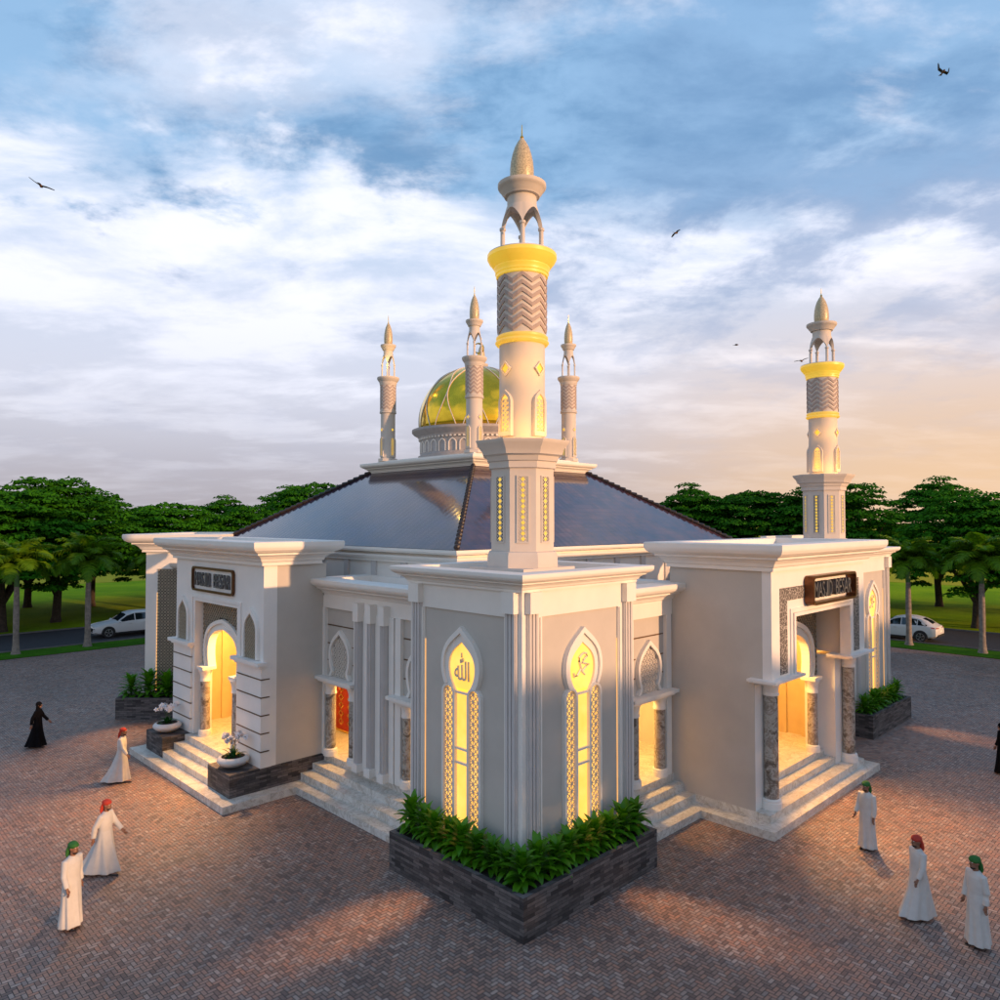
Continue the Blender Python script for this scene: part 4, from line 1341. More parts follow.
def plant_mesh(seed, H=.78):
    rnd = random.Random(seed)
    S = MB()
    S.tube([(0, 0, -.04), (0.01, 0, .25), (0, .01, .42)], [.022, .018, .012], 6)
    L_ = MB()
    for k_ in range(46):
        t = k_ / 46
        ang = k_ * 2.39996 + rnd.uniform(-.25, .25)
        zb = .02 + .42 * t
        tilt = R(12 + 68 * t ** 1.2) + rnd.uniform(-.12, .12)
        Ln = (.44 - .12 * abs(t - .45)) * rnd.uniform(.85, 1.15)
        leaf(L_, (0, 0, zb), ang, tilt, Ln, .080 * rnd.uniform(.85, 1.2), R(rnd.uniform(50, 105)) * (1 - .45 * t))
    return S, L_
PLANTS = []
for sd_ in (3, 8, 15):
    S, L_ = plant_mesh(sd_)
    root = empty('leafy_plant', (0, 0, 0))
    S.build('stem', 'crownshaft', root, smooth=True)
    L_.build('foliage', 'planter_leaf', root, smooth=True, angle=None, fix=False)
    PLANTS.append([root, False])
prand = random.Random(5)
def place_plant(x, y, z, label, group, sc=1.0):
    q = PLANTS[prand.randrange(3)]
    if not q[1]: o = q[0]; q[1] = True
    else: o = copy_tree(q[0])
    o.location = (x, y, z); o.rotation_euler = (0, 0, prand.uniform(0, 6.28))
    k_ = sc * prand.uniform(.9, 1.12); o.scale = (k_, k_, k_ * prand.uniform(.9, 1.1))
    tag(o, label, 'plant', group)
    return o
GA = 'broad leaved plants in the planters'
ORD = ['first', 'second', 'third', 'fourth', 'fifth', 'sixth', 'seventh', 'eighth', 'ninth', 'tenth', 'eleventh', 'twelfth', 'thirteenth', 'fourteenth', 'fifteenth']
place_plant(11.24, 10.77, .84, 'leafy green plant at the outer corner point of the L-shaped planter', GA, 1.15)
for i in range(8):
    t = i / 7
    place_plant(11.24 + prand.uniform(-.05, .05), 11.25 + t * 3.25, .84, '%s leafy plant from the corner along the left arm of the L-shaped planter' % ORD[i], GA, 1.12)
for i in range(8):
    t = i / 7
    place_plant(11.75 + t * 3.45, 10.76 + prand.uniform(-.05, .05), .84, '%s leafy plant from the corner along the right arm of the L-shaped planter' % ORD[i], GA, 1.12)
for i in range(9):
    place_plant(30.85 + i * .475, 10.74 + prand.uniform(-.04, .04), .84, '%s small plant from the left in the planter under the far right tower' % ORD[i], GA, 1.0)
for i in range(5):
    x, y = fw(.42 + i * .78, .5)
    place_plant(x, y, .84, '%s dark leafy plant from the left in the far left wing planter' % ORD[i], GA, 1.55)

# ------------------------------------------------------------------ orchids in bowls
def orchid(loc, rz, label, seed):
    rnd = random.Random(seed)
    root = empty('potted_orchid', (0, 0, 0))
    M = MB()
    M.lathe(0, 0, [(.16, 0), (.20, .01), (.36, .08), (.45, .17), (.46, .22), (.42, .28), (.35, .315), (.33, .30), (.39, .25), (.40, .22), (.01, .2)], 32)
    M.build('bowl', 'bowl_white', root, smooth=True, angle=50)
    M = MB(); M.lathe(0, 0, [(.375, .255), (.2, .275), (.01, .285)], 24, cap0=False); M.build('soil', 'soil', root, smooth=True)
    M = MB()
    for i in range(22):
        leaf(M, (rnd.uniform(-.08, .08), rnd.uniform(-.08, .08), .27), i * 2.4, R(rnd.uniform(20, 75)), rnd.uniform(.26, .42), .055, R(rnd.uniform(40, 100)))
    M.build('leaves', 'orchid_leaf', root, smooth=True, angle=None, fix=False)
    for k_ in range(4):
        a = k_ * 1.57 + .5 + rnd.uniform(-.3, .3)
        pts = []
        for i in range(10):
            t = i / 9
            rr = .05 + .34 * t ** 1.7
            zz = .27 + .66 * sin(min(1, t * 1.25) * pi / 2) - .20 * max(0, t - .55) ** 1.2
            pts.append((rr * cos(a), rr * sin(a), zz))
        S_ = MB(); S_.tube(pts, lambda t: .009 - .004 * t, 5)
        st = S_.build('flower_stem', 'flower_stem', root, smooth=True)
        Fm = MB(); Cm = MB()
        for i in range(9):
            p = Vector(pts[4 + (i * 5) // 8]) + Vector((rnd.uniform(-.05, .05), rnd.uniform(-.05, .05), rnd.uniform(-.05, .04)))
            nrm = Vector((cos(a) * .4 + rnd.uniform(-.7, .7), sin(a) * .4 + rnd.uniform(-.7, .7), rnd.uniform(-.1, .7))).normalized()
            q = nrm.to_track_quat('Z', 'X').to_matrix()
            for e in range(5):
                aa = e * 2 * pi / 5 + .3
                w_ = .055 if e % 2 else .043
                loc_ = [Vector((0, 0, 0)), Vector((.035 * cos(aa) - w_ * sin(aa), .035 * sin(aa) + w_ * cos(aa), .012)), Vector((.10 * cos(aa), .10 * sin(aa), .0)), Vector((.035 * cos(aa) + w_ * sin(aa), .035 * sin(aa) - w_ * cos(aa), .012))]
                Fm.add([tuple(p + q @ v_) for v_ in loc_], [(0, 1, 2, 3)])
            Cm.ell(tuple(p + nrm * .012), (.012, .012, .012), 6, 4)
        Fm.build('flowers', 'petal', st, fix=False); Cm.build('flower_centres', 'petal_centre', st)
    root.location = loc; root.rotation_euler = (0, 0, rz); root.scale = (1.05, 1.05, 1.05)
    tag(root, label, 'potted plant', 'white orchids in bowls beside the left entrance')
orchid((10.18, 22.12, .905), .3, 'white orchid in a wide bowl on the near slate podium of the left entrance', 4)
orchid((10.16, 27.45, .905), 1.1, 'white orchid in a wide bowl on the farther slate podium of the left entrance', 9)

# ------------------------------------------------------------------ spreading trees
def quad_cloud(name, centres, normals, sizes, mat, parent, rnd):
    V, F = [], []
    for c, n_, s_ in zip(centres, normals, sizes):
        a = n_.orthogonal().normalized(); a.rotate(Matrix.Rotation(rnd.uniform(0, 6.28), 3, n_))
        b_ = n_.cross(a)
        k_ = len(V)
        V += [c - a * s_ - b_ * s_ * .15, c - b_ * s_ * .55, c + a * s_, c + b_ * s_ * .55 + n_ * s_ * .15]
        F.append((k_, k_ + 1, k_ + 2, k_ + 3))
    me = bpy.data.meshes.new(name)
    me.from_pydata([tuple(v_) for v_ in V], [], F)
    me.materials.append(MATS[mat])
    o = bpy.data.objects.new(name, me); COL.objects.link(o); o.parent = parent
    return o
def make_tree(seed, Hh=12.0, Rr=5.6, leaves=30000):
    rnd = random.Random(seed)
    root = empty('spreading_tree', (0, 0, 0))
    T = MB()
    forks = []
    tr_h = 2.6 + rnd.uniform(-.3, .4)
    T.tube([(0, 0, -.1), (.02, .02, .5), (rnd.uniform(-.15, .15), rnd.uniform(-.15, .15), tr_h)], [.46, .34, .30], 12)
    tips = []
    for i in range(6):
        a = i * pi / 3 + rnd.uniform(-.3, .3)
        rr = Rr * rnd.uniform(.5, .75)
        zt = rnd.uniform(5.2, 8.2)
        pts = [(0, 0, tr_h - .3), (rr * .3 * cos(a), rr * .3 * sin(a), tr_h + (zt - tr_h) * .45), (rr * .7 * cos(a + .1), rr * .7 * sin(a + .1), tr_h + (zt - tr_h) * .75), (rr * cos(a), rr * sin(a), zt)]
        T.tube(pts, [.24, .17, .10, .04], 8)
        for q in (1, 2):
            b0 = Vector(pts[q]); a2 = a + rnd.uniform(-.9, .9)
            T.tube([b0, b0 + Vector((1.0 * cos(a2), 1.0 * sin(a2), 1.2)), b0 + Vector((1.7 * cos(a2), 1.7 * sin(a2), 2.5))], [.11, .06, .025], 6)
    T.build('trunk', 'bark', root, smooth=True, angle=60)
    # crown: flattened pads over a dome
    pads = []
    z0 = 3.3
    N = 120
    for i in range(N):
        t = (i + .5) / N
        ph = i * 2.39996
        el = math.asin(t)                      # 0 rim .. top
        rr = Rr * (1 + .10 * sin(3 * ph + seed) + rnd.uniform(-.10, .08))
        x = rr * cos(el) * cos(ph); y = rr * cos(el) * sin(ph)
        z = z0 + 1.2 + (Hh - z0 - 1.8) * sin(el) * (1 + .07 * sin(2 * ph + seed * 2)) + rnd.uniform(-.35, .35)
        pads.append((Vector((x, y, z)), rnd.uniform(.85, 1.6)))
        if i % 2 == 0 and t < .7:            # lower skirt
            pads.append((Vector((x * .86, y * .86, z - rnd.uniform(.6, 1.4))), rnd.uniform(.8, 1.3)))
        if i % 3 == 0:
            pads.append((Vector((x * .55, y * .55, z - rnd.uniform(.4, 1.2))), rnd.uniform(.9, 1.5)))
    C, Nn, S_ = [], [], []
    per = leaves // len(pads)
    for p, pr in pads:
        for _ in range(per):
            a = rnd.uniform(0, 2 * pi); q = sqrt(rnd.random()) * pr
            h = (1 - (q / pr) ** 2) * .34 * pr
            c = p + Vector((q * cos(a), q * sin(a), rnd.uniform(-.10, .08) + h * rnd.uniform(.3, 1.0)))
            C.append(c)
            Nn.append((Vector((cos(a) * q / pr * .9, sin(a) * q / pr * .9, 1.0)) + Vector((rnd.gauss(0, .35), rnd.gauss(0, .35), rnd.gauss(0, .25)))).normalized())
            S_.append(rnd.uniform(.12, .25))
    quad_cloud('crown', C, Nn, S_, 'tree_leaf', root, rnd)
    return root
TREES = [[make_tree(11), False], [make_tree(23, 11.5, 6.0), False], [make_tree(37, 12.6, 5.2), False]]
trand = random.Random(2)
def place_tree(x, y, sc, label, group):
    q = TREES[trand.randrange(3)]
    if not q[1]: o = q[0]; q[1] = True
    else: o = copy_tree(q[0])
    o.location = (x, y, 0); o.rotation_euler = (0, 0, trand.uniform(0, 6.28))
    k_ = sc; o.scale = (k_, k_, k_ * trand.uniform(.96, 1.05))
    tag(o, label, 'tree', group)
GT = 'spreading trees in the wood beyond the road'
for x, y, sc, lb in [(12.4, 67.0, .93, 'broad dark tree behind the gap between the two left palms'), (16.8, 70.3, 1.0, 'tallest dark tree on the left, its trunk beside the bonnet of the white car'),
                     (7.5, 69.5, .95, 'broad dark tree at the left picture edge behind the leftmost palm'), (17.6, 84.0, 1.0, 'dark tree in the second row behind the leftmost palm'),
                     (22.4, 80.8, .95, 'dark tree in the second row, trunk just above the left white car'), (11, 83, 1.0, 'dark tree in the second row at the left picture edge'),
                     (26.5, 71.5, .86, 'dark tree above the flat cornice of the far left wing'), (33.5, 70.5, .80, 'low dark tree above the left sign, left of the tall one by the roof'),
                     (41.5, 69.5, 1.06, 'tall dark tree directly left of the roof edge'), (50, 70, .82, 'second dark tree from the left hidden behind the mosque roof'),
                     (29.5, 84, .86, 'dark tree in the second row above the far left wing'), (37, 83, .84, 'dark tree in the second row left of the roof edge'), (46, 84, .95, 'first dark tree from the left hidden behind the mosque roof'), (57, 71, .82, 'third dark tree from the left hidden behind the mosque roof'), (64.5, 66, .82, 'fourth dark tree from the left hidden behind the mosque roof'),
                     (2, 73, 1.0, 'dark tree just outside the left picture edge'), (3, 86, 1, 'dark tree in the second row just outside the left picture edge')]:
    place_tree(x, y, sc, lb, GT)
for x, y, sc, lb in [(67.9, 15.2, .86, 'dark tree with forked trunk between the two right palms'), (70.0, 10.5, .84, 'dark tree at the right picture edge behind the last palm'),
                     (82.2, 21.5, .95, 'dark tree in the second row behind the right white car'), (84.0, 15.0, .92, 'dark tree in the second row between the right palms'), (83, 8, .92, 'dark tree in the second row at the right picture edge'),
                     (72.5, 27.8, .99, 'rounded dark tree directly right of the right minaret'), (78.0, 31.0, .93, 'dark tree in the second row behind the right minaret'), (71, 35.0, .97, 'wide dark tree between the roof slope and the right minaret'),
                     (69.5, 41.5, .95, 'dark tree just right of the roof slope'), (70, 49, .84, 'dark tree half hidden by the right roof slope'), (69, 57.5, .8, 'fifth dark tree from the left hidden behind the mosque roof'),
                     (80, 40, 1.0, 'dark tree in the second row right of the roof slope'), (82, 49, .95, 'sixth dark tree from the left hidden behind the mosque roof'), (71, 4.5, .84, 'dark tree just outside the right picture edge'), (86, 1, .9, 'dark tree in the second row outside the right picture edge')]:
    place_tree(x, y, sc, lb, GT)
GS = 'spreading trees standing south of the plaza'
for q_, (x, y, sc) in enumerate([(-4, -32, .95), (3, -29, .72), (9.5, -33, .80), (16, -30, .70), (21, -34, 1.02), (28, -31, .98), (34.5, -33, 1.05), (41, -30, .9), (48, -33, 1.05), (55, -31, .95)]):
    place_tree(x, y, sc, '%s spreading tree from the west in the row south of the plaza' % ORD[q_], GS)

# ------------------------------------------------------------------ royal palms
def make_palm(seed):
    rnd = random.Random(seed)
    root = empty('palm_tree', (0, 0, 0))
    T = MB()
    T.lathe(0, 0, [(.24, 0), (.19, .15), (.155, .5), (.14, 1.0), (.15, 1.8), (.145, 2.5), (.13, 3.2), (.12, 3.5)], 20)
    T.build('trunk', 'palm_bark', root, smooth=True)
    T = MB(); T.lathe(0, 0, [(.12, 3.48), (.135, 3.6), (.11, 4.1), (.08, 4.6), (.05, 4.8)], 16); T.build('crownshaft', 'crownshaft', root, smooth=True)
    for k_ in range(23):
        a = k_ * 2.39996
        up = 1 - k_ / 23
        M = MB()
        tilt = R(20 + 66 * up); Ln = rnd.uniform(2.0, 2.45)
        P3 = []
        x, z, an = .05, 4.5 + .25 * up, tilt
        n = 16
        for i in range(n + 1):
            P3.append(Vector((x * cos(a), x * sin(a), z)))
            x += cos(an) * Ln / n; z += sin(an) * Ln / n
            an -= R(92 + 25 * (1 - up)) / n
        M.tube(P3, lambda t: .028 - .024 * t, 5)
        side = Vector((-sin(a), cos(a), 0))
        pts, fs = [], []
        for i in range(2, 46):
            t = i / 46
            f = t * n; i0 = min(n - 1, int(f)); p = P3[i0].lerp(P3[i0 + 1], f - i0)
            tg = (P3[i0 + 1] - P3[i0]).normalized()
            up_ = tg.cross(side)
            ll = (.62 * sin(pi * min(1, t * .9 + .12)) ** .7) * rnd.uniform(.85, 1.1)
            for s in (-1, 1):
                dr = (side * s * 1.0 + tg * .65 + up_ * rnd.uniform(-.35, .15) * 1.0 + Vector((0, 0, rnd.uniform(-.1, .25)))).normalized()
                wv = tg * .036
                mid = p + dr * ll * .55
                tip = p + dr * ll + Vector((0, 0, -.18 * ll - .05))
                k0 = len(pts)
                pts += [p - wv, p + wv, mid + wv * 1.2, tip, mid - wv * 1.2]
                fs.append((k0, k0 + 1, k0 + 2, k0 + 3, k0 + 4))
        M.add([tuple(q) for q in pts], fs)
        M.build('frond', 'palm_leaf', root, smooth=False, fix=False)
    return root
PALMS = [[make_palm(4), False], [make_palm(9), False]]
def place_palm(i, x, y, sc, rz, label):
    q = PALMS[i % 2]
    if not q[1]: o = q[0]; q[1] = True
    else: o = copy_tree(q[0])
    o.location = (x, y, .03); o.rotation_euler = (0, 0, rz); o.scale = (sc * 1.2, sc * 1.2, sc * 1.22)
    tag(o, label, 'palm tree', 'palms along the grass verge')
place_palm(0, 10.93, 55.0, 1.0, .3, 'grey trunked palm on the left verge, leftmost, clear of the white car')
place_palm(1, 15.05, 55.0, 1.03, 1.9, 'grey trunked palm on the left verge in front of the parked car bonnet')
place_palm(0, 19.6, 55.0, .98, 4.0, 'palm half hidden behind the far left wing of the mosque')
place_palm(1, 24.2, 55.0, 1.0, 5.0, 'palm on the left verge hidden behind the mosque wing')
place_palm(1, 55.2, 20.6, 1.0, 2.2, 'palm on the right verge hidden behind the right corner tower')
place_palm(0, 55.2, 16.3, 1.0, 5.5, 'grey trunked palm on the right verge in front of the white car')
place_palm(1, 55.2, 12.0, 1.04, 3.1, 'grey trunked palm on the right verge near the picture edge')
place_palm(0, 55.2, 7.6, 1.0, 1.2, 'palm at the far right end of the right verge')

# ------------------------------------------------------------------ cars
def make_car(coupe):
    root = empty('parked_car', (0, 0, 0))
    # stations along the length (x), front at +x : (x, halfwidth, z_bottom, z_belt, z_roof, halfwidth_roof)
    ST = [(2.36, .62, .42, .66, .68, .55), (2.30, .80, .34, .78, .80, .66), (2.05, .90, .27, .86, .90, .74), (1.55, .95, .25, .95, 1.00, .78), (1.05, .96, .25, 1.01, 1.07, .78),
          (.90, .96, .25, 1.02, 1.10, .76), (.25, .96, .25, 1.03, 1.55, .66), (-.25, .96, .25, 1.04, 1.66, .64), (-.85, .96, .25, 1.06, 1.66, .64), (-1.35, .96, .25, 1.08, 1.58 if coupe else 1.64, .63),
          (-1.75, .95, .27, 1.09, 1.42 if coupe else 1.58, .62), (-2.10, .92, .32, 1.09, 1.20 if coupe else 1.42, .64 if coupe else .60), (-2.30, .86, .40, 1.02, 1.06 if coupe else 1.12, .66), (-2.38, .74, .46, .86, .90, .6)]
    def sec(s):
        x, w_, zb, zm, zr, wr = s
        return [(x, -w_ * .80, zb), (x, -w_ * .97, zb + .10), (x, -w_, zb + .28), (x, -w_ * .985, zm - .10), (x, -w_ * .94, zm), (x, -wr, max(zm + .015, zr - .06)), (x, -wr * .72, max(zm + .03, zr)),
                (x, 0, max(zm + .035, zr + .02)), (x, wr * .72, max(zm + .03, zr)), (x, wr, max(zm + .015, zr - .06)), (x, w_ * .94, zm), (x, w_ * .985, zm - .10), (x, w_, zb + .28), (x, w_ * .97, zb + .10), (x, w_ * .80, zb)]
    M = MB(); M.rings([sec(s) for s in ST]); body = M.build('body', 'car_paint', root, smooth=True, angle=28)
    def interp(x):
        for a, b_ in zip(ST, ST[1:]):
            if a[0] >= x >= b_[0]:
                t = (a[0] - x) / (a[0] - b_[0]); return sec(tuple(p + (q - p) * t for p, q in zip(a, b_)))
    def pane(x0, x1, side, top0=.86, top1=.86, name='side_window'):
        M = MB(); pts = []
        n = 6
        for i in range(n + 1):
            x = x0 + (x1 - x0) * i / n; s = interp(x)
            A, B = Vector(s[4 if side < 0 else 10]), Vector(s[5 if side < 0 else 9])
            out = Vector((0, side * .012, .004))
            tt = top0 + (top1 - top0) * i / n
            pts += [A.lerp(B, .10) + out, A.lerp(B, tt) + out]
        fs = [(2 * i, 2 * i + 1, 2 * i + 3, 2 * i + 2) for i in range(n)]
        M.add([tuple(p) for p in pts], fs); M.build(name, 'car_glass', root, smooth=True)
    for s in (-1, 1):
        pane(.72, -.20, s, .75, .9); pane(-.27, -1.18, s, .9, .86); pane(-1.24, -1.78, s, .84, .35)
    def deck(x0, x1, name, k0=.92, out=.014):
        M = MB(); pts = []
        n = 6
        for i in range(n + 1):
            x = x0 + (x1 - x0) * i / n; s = interp(x)
            for q in (5, 6, 7, 8, 9):
                p = Vector(s[q]); p.y *= k0; pts.append(tuple(p + Vector((out if x0 > 0 else -out, 0, out))))
        fs = [(i * 5 + j, i * 5 + j + 1, i * 5 + j + 6, i * 5 + j + 5) for i in range(n) for j in range(4)]
        M.add(pts, fs); M.build(name, 'car_glass', root, smooth=True)
    deck(.86, .30, 'windscreen'); deck(-1.45, -2.02, 'rear_window', .86)
    for x in (1.48, -1.42):
        for s in (-1, 1):
            F_ = Fr(x, s * .955, (1, 0), (0, s))
            M = MB(F_)
            P_ = [(.43 * cos(R(a)), .38 + .43 * sin(R(a))) for a in range(-20, 201, 12)]
            M.prism(P_, -.06, .012); M.build('wheel_arch', 'car_black', root)
            M = MB(F_)
            rs = []
            for r_, dd in ((.20, -.20), (.34, -.20), (.37, -.16), (.37, .0), (.34, .03), (.25, .035), (.25, -.02)):
                rs.append([(r_ * cos(2 * pi * i / 28), dd, .37 + r_ * sin(2 * pi * i / 28)) for i in range(28)])
            M.rings(rs, True, True); wh = M.build('wheel', 'tyre', root, smooth=True)
            M = MB(F_)
            for i in range(5):
                a = 2 * pi * i / 5 + .3
                for dq in (-.09, .09):
                    bar2(M, (.05 * cos(a), .37 + .05 * sin(a)), (.235 * cos(a + dq), .37 + .235 * sin(a + dq)), .035, -.02, .022)
            rs1 = [(.25 * cos(2 * pi * i / 28), .37 + .25 * sin(2 * pi * i / 28)) for i in range(28)]; rs2 = [(.225 * cos(2 * pi * i / 28), .37 + .225 * sin(2 * pi * i / 28)) for i in range(28)]
            M.strip(rs1, rs2, -.02, .04, True)
            M.prism([(.05 * cos(2 * pi * i / 10), .37 + .05 * sin(2 * pi * i / 10)) for i in range(10)], -.02, .03)
            M.build('rim', 'car_rim', wh)
    for s in (-1, 1):
        M = MB(); M.add([(2.335, s * .52, .70), (2.10, s * .80, .74), (1.86, s * .905, .80), (1.88, s * .90, .86), (2.12, s * .79, .835), (2.34, s * .52, .77)], [(0, 1, 2, 3, 4, 5)])
        M.build('headlight', 'car_lamp', root)
        M = MB(); M.add([(-2.375, s * .35, .94), (-2.32, s * .82, .96), (-2.05, s * .935, 1.0), (-2.05, s * .93, 1.06), (-2.31, s * .79, 1.035), (-2.36, s * .35, 1.0)], [(0, 1, 2, 3, 4, 5)])
        M.build('tail_light', 'car_red', root)
        M = MB(); M.ell((.78, s * 1.03, 1.07), (.09, .11, .065), 12, 8); M.build('wing_mirror', 'car_paint', root, smooth=True)
        M = MB(); M.box(-1.0, 1.05, s * .945 - .02, s * .945 + .02, .26, .36); M.build('sill', 'car_black', root)
        for x in (.10, -.85):
            M = MB(); M.box(x - .09, x + .09, s * .96 - .01, s * .96 + .015, .88, .905); M.build('door_handle', 'car_rim', root)
    M = MB(); M.box(2.30, 2.375, -.5, .5, .44, .60); M.build('grille', 'car_black', root)
    M = MB(); M.box(-2.40, -2.30, -.7, .7, .42, .56); M.build('rear_bumper', 'car_black', root)
    M = MB(); M.box(-2.395, -2.36, -.26, .26, .70, .82); M.build('number_plate', 'cream_plaster', root)
    return root
c1_ = make_car(False); c1_.location = (18.75, 58.75, 0); c1_.rotation_euler = (0, 0, pi); c1_.scale = (1.06, 1.06, 1.06)
tag(c1_, 'white car on the left road, its bonnet showing beside the mosque wing', 'car', 'white cars parked on the roads')
c2_ = make_car(True); c2_.location = (57.95, 17.6, 0); c2_.rotation_euler = (0, 0, pi / 2); c2_.scale = (1.06, 1.06, 1.04)
tag(c2_, 'white car with sloping rear on the right road behind a palm', 'car', 'white cars parked on the roads')

# ------------------------------------------------------------------ people
def remesh(mb, name, mat, parent, vox, smooth_it=2):
    o = mb.build(name, mat, None, fix=True)
    md = o.modifiers.new('r', 'REMESH'); md.mode = 'VOXEL'; md.voxel_size = vox
    ms_ = o.modifiers.new('s', 'SMOOTH'); ms_.iterations = smooth_it; ms_.factor = .5
    bpy.context.view_layer.update()
    me = bpy.data.meshes.new_from_object(o.evaluated_get(bpy.context.evaluated_depsgraph_get()))
    bpy.data.objects.remove(o)
    me.materials.clear(); me.materials.append(MATS[mat])
    me.polygons.foreach_set('use_smooth', [True] * len(me.polygons))
    q = bpy.data.objects.new(name, me); COL.objects.link(q); q.parent = parent
    return q
def hand(M, w_, dr, side):
    """palm, four fingers and thumb hanging from wrist w_ along dr"""
    dr = Vector(dr).normalized(); w_ = Vector(w_)
    fwd_ = Vector((1, 0, 0)); fwd_ = (fwd_ - dr * fwd_.dot(dr)).normalized()
    out_ = dr.cross(fwd_).normalized() * side
    M.tube([w_ - dr * .02, w_ + dr * .03, w_ + dr * .09], [.026, .036, .034], 10, flat=.55)
    for i, (o_, L_) in enumerate(((.027, .068), (.010, .078), (-.008, .072), (-.025, .055))):
        b_ = w_ + dr * .085 + fwd_ * o_
        in_ = -out_ * 1
        M.tube([b_ - dr * .02, b_ + dr * L_ * .5 + in_ * .006, b_ + dr * L_ * .85 + in_ * .028, b_ + dr * L_ + in_ * .042], [.0105, .0095, .0085, .007], 7)
    b_ = w_ + dr * .03 + fwd_ * .03
    M.tube([b_ - fwd_ * .01, b_ + fwd_ * .022 + dr * .03, b_ + fwd_ * .026 + dr * .062 - out_ * .01], [.013, .011, .008], 7)
def person(pose, robe, wrap, woman=False):
    """figure about 1.74 m tall facing +x"""
    root = empty('person', (0, 0, 0))
    st = pose['stride']; B = MB()
    lean = pose.get('lean', 0.02)
    hip = Vector((0, 0, .92)); ch = Vector((lean, 0, 1.27)); nk = Vector((lean + .01, 0, 1.47)); hd = Vector((lean + .04, 0, 1.615))
    B.tube([hip - Vector((0, 0, .06)), hip + Vector((0, 0, .05)), Vector((lean * .5, 0, 1.08)), ch, Vector((lean, 0, 1.40)), nk], [.13, .155, .125, .16, .12, .055], 16, flat=.72)
    B.tube([nk - Vector((0, 0, .05)), nk + Vector((0.01, 0, .06)), hd - Vector((.02, 0, .04))], [.058, .052, .05], 12)
    # head: cranium, jaw, nose, brow, ears, lips
    B.ell(hd + Vector((-.012, 0, .025)), (.095, .077, .098), 18, 12)
    B.ell(hd + Vector((.028, 0, -.055)), (.058, .055, .062), 14, 10)
    B.tube([hd + Vector((.075, 0, .022)), hd + Vector((.105, 0, -.018)), hd + Vector((.082, 0, -.028))], [.010, .017, .012], 8)
    B.ell(hd + Vector((.074, 0, .036)), (.016, .052, .010), 10, 6)
    B.ell(hd + Vector((.078, 0, -.052)), (.012, .024, .009), 10, 6)
    for s in (-1, 1):
        B.ell(hd + Vector((-.005, s * .078, -.005)), (.020, .010, .030), 8, 6)
        sh = Vector((lean, s * .165, 1.385)); a_ = pose['arm'][0 if s < 0 else 1]
        el = sh + Vector((.27 * sin(a_[0]), s * .055, -.27 * cos(a_[0]))); wr = el + Vector((.24 * sin(a_[1]), s * .0, -.24 * cos(a_[1])))
        B.tube([sh + Vector((0, -s * .06, .0)), sh, sh.lerp(el, .5), el, el.lerp(wr, .4), wr], [.05, .056, .047, .039, .038, .025], 10)
        hand(B, wr, wr - el, s)
        f = st * (1 if s < 0 else -1)
        hp = Vector((0, s * .085, .90)); kn = Vector((f * .12 + .03, s * .085, .49)); an = Vector((f * .24 - (.0 if f >= 0 else .04), s * .085, .09 if f >= 0 else .13))
        B.tube([hp, hp.lerp(kn, .4), kn, kn.lerp(an, .35), an], [.088, .080, .055, .055, .036], 10)
        B.tube([an - Vector((.05, 0, .04)), an + Vector((.05, 0, -.045)), an + Vector((.17, 0, -.062 if f >= 0 else -.085))], [.034, .036, .024], 8)
    remesh(B, 'body', 'skin', root, .0085)
    # shoes
    for s in (-1, 1):
        f = st * (1 if s < 0 else -1)
        an = Vector((f * .24 - (.0 if f >= 0 else .04), s * .085, .09 if f >= 0 else .13))
        S_ = MB(); S_.tube([an + Vector((-.07, 0, -.05)), an + Vector((.04, 0, -.058)), an + Vector((.14, 0, -.066 if f >= 0 else -.09)), an + Vector((.20, 0, -.068 if f >= 0 else -.098))], [.034, .042, .040, .018], 10, flat=.75)
        S_.build('shoe', 'shoe', root, smooth=True)
    # robe
    G = MB()
    rs = []
    prof = [(1.475, .058, .060), (1.45, .075, .095), (1.41, .095, .175), (1.35, .118, .205), (1.22, .132, .200), (1.05, .128, .180), (.92, .142, .190), (.75, .150, .195), (.55, .158, .2), (.35, .168, .21), (.18, .18, .22), (.065, .19, .23)]
    for z, rx, ry in prof:
        t = max(0, (1.0 - z) / .93)
        sw = abs(st)
        ex = rx + sw * .33 * t ** 1.3; ey = ry + .03 * sw * t
        cxx = lean * min(1, z) - pose.get('trail', 0) * t ** 1.8
        ring = []
        for i in range(48):
            a = 2 * pi * i / 48
            fold = 1 + (.085 * sin(7 * a + 1.3 + z) + .05 * sin(12 * a + z * 3)) * t ** .7
            ring.append((cxx + ex * fold * cos(a), ey * fold * sin(a), z))
        rs.append(ring)
    G.rings(rs)
    for s in (-1, 1):
        sh = Vector((lean, s * .165, 1.385)); a_ = pose['arm'][0 if s < 0 else 1]
        el = sh + Vector((.27 * sin(a_[0]), s * .055, -.27 * cos(a_[0]))); wr = el + Vector((.24 * sin(a_[1]), 0, -.24 * cos(a_[1])))
        G.tube([sh + Vector((0, -s * .08, .01)), sh + Vector((0, s * .01, 0)), sh.lerp(el, .5), el, wr.lerp(el, .5), wr.lerp(el, .06)], [.06, .074, .068, .062, .058, .056], 12)
    remesh(G, 'robe', robe, root, .012, 1)
    # headwear
    H = MB()
    if woman:
        H.ell(hd + Vector((-.02, 0, .03)), (.112, .092, .112), 18, 12)
        H.tube([hd + Vector((-.03, 0, -.02)), nk + Vector((-.01, 0, .0)), nk + Vector((0, 0, -.10)), nk + Vector((-.01, 0, -.22))], [.095, .10, .155, .19], 16, flat=.8)
    else:
        H.ell(hd + Vector((-.018, 0, .055)), (.106, .089, .090), 18, 12)
        rr = [(hd.x - .012 + .094 * cos(2 * pi * i / 22), .080 * sin(2 * pi * i / 22), hd.z + .058 + .012 * cos(2 * pi * i / 22 + 2)) for i in range(23)]
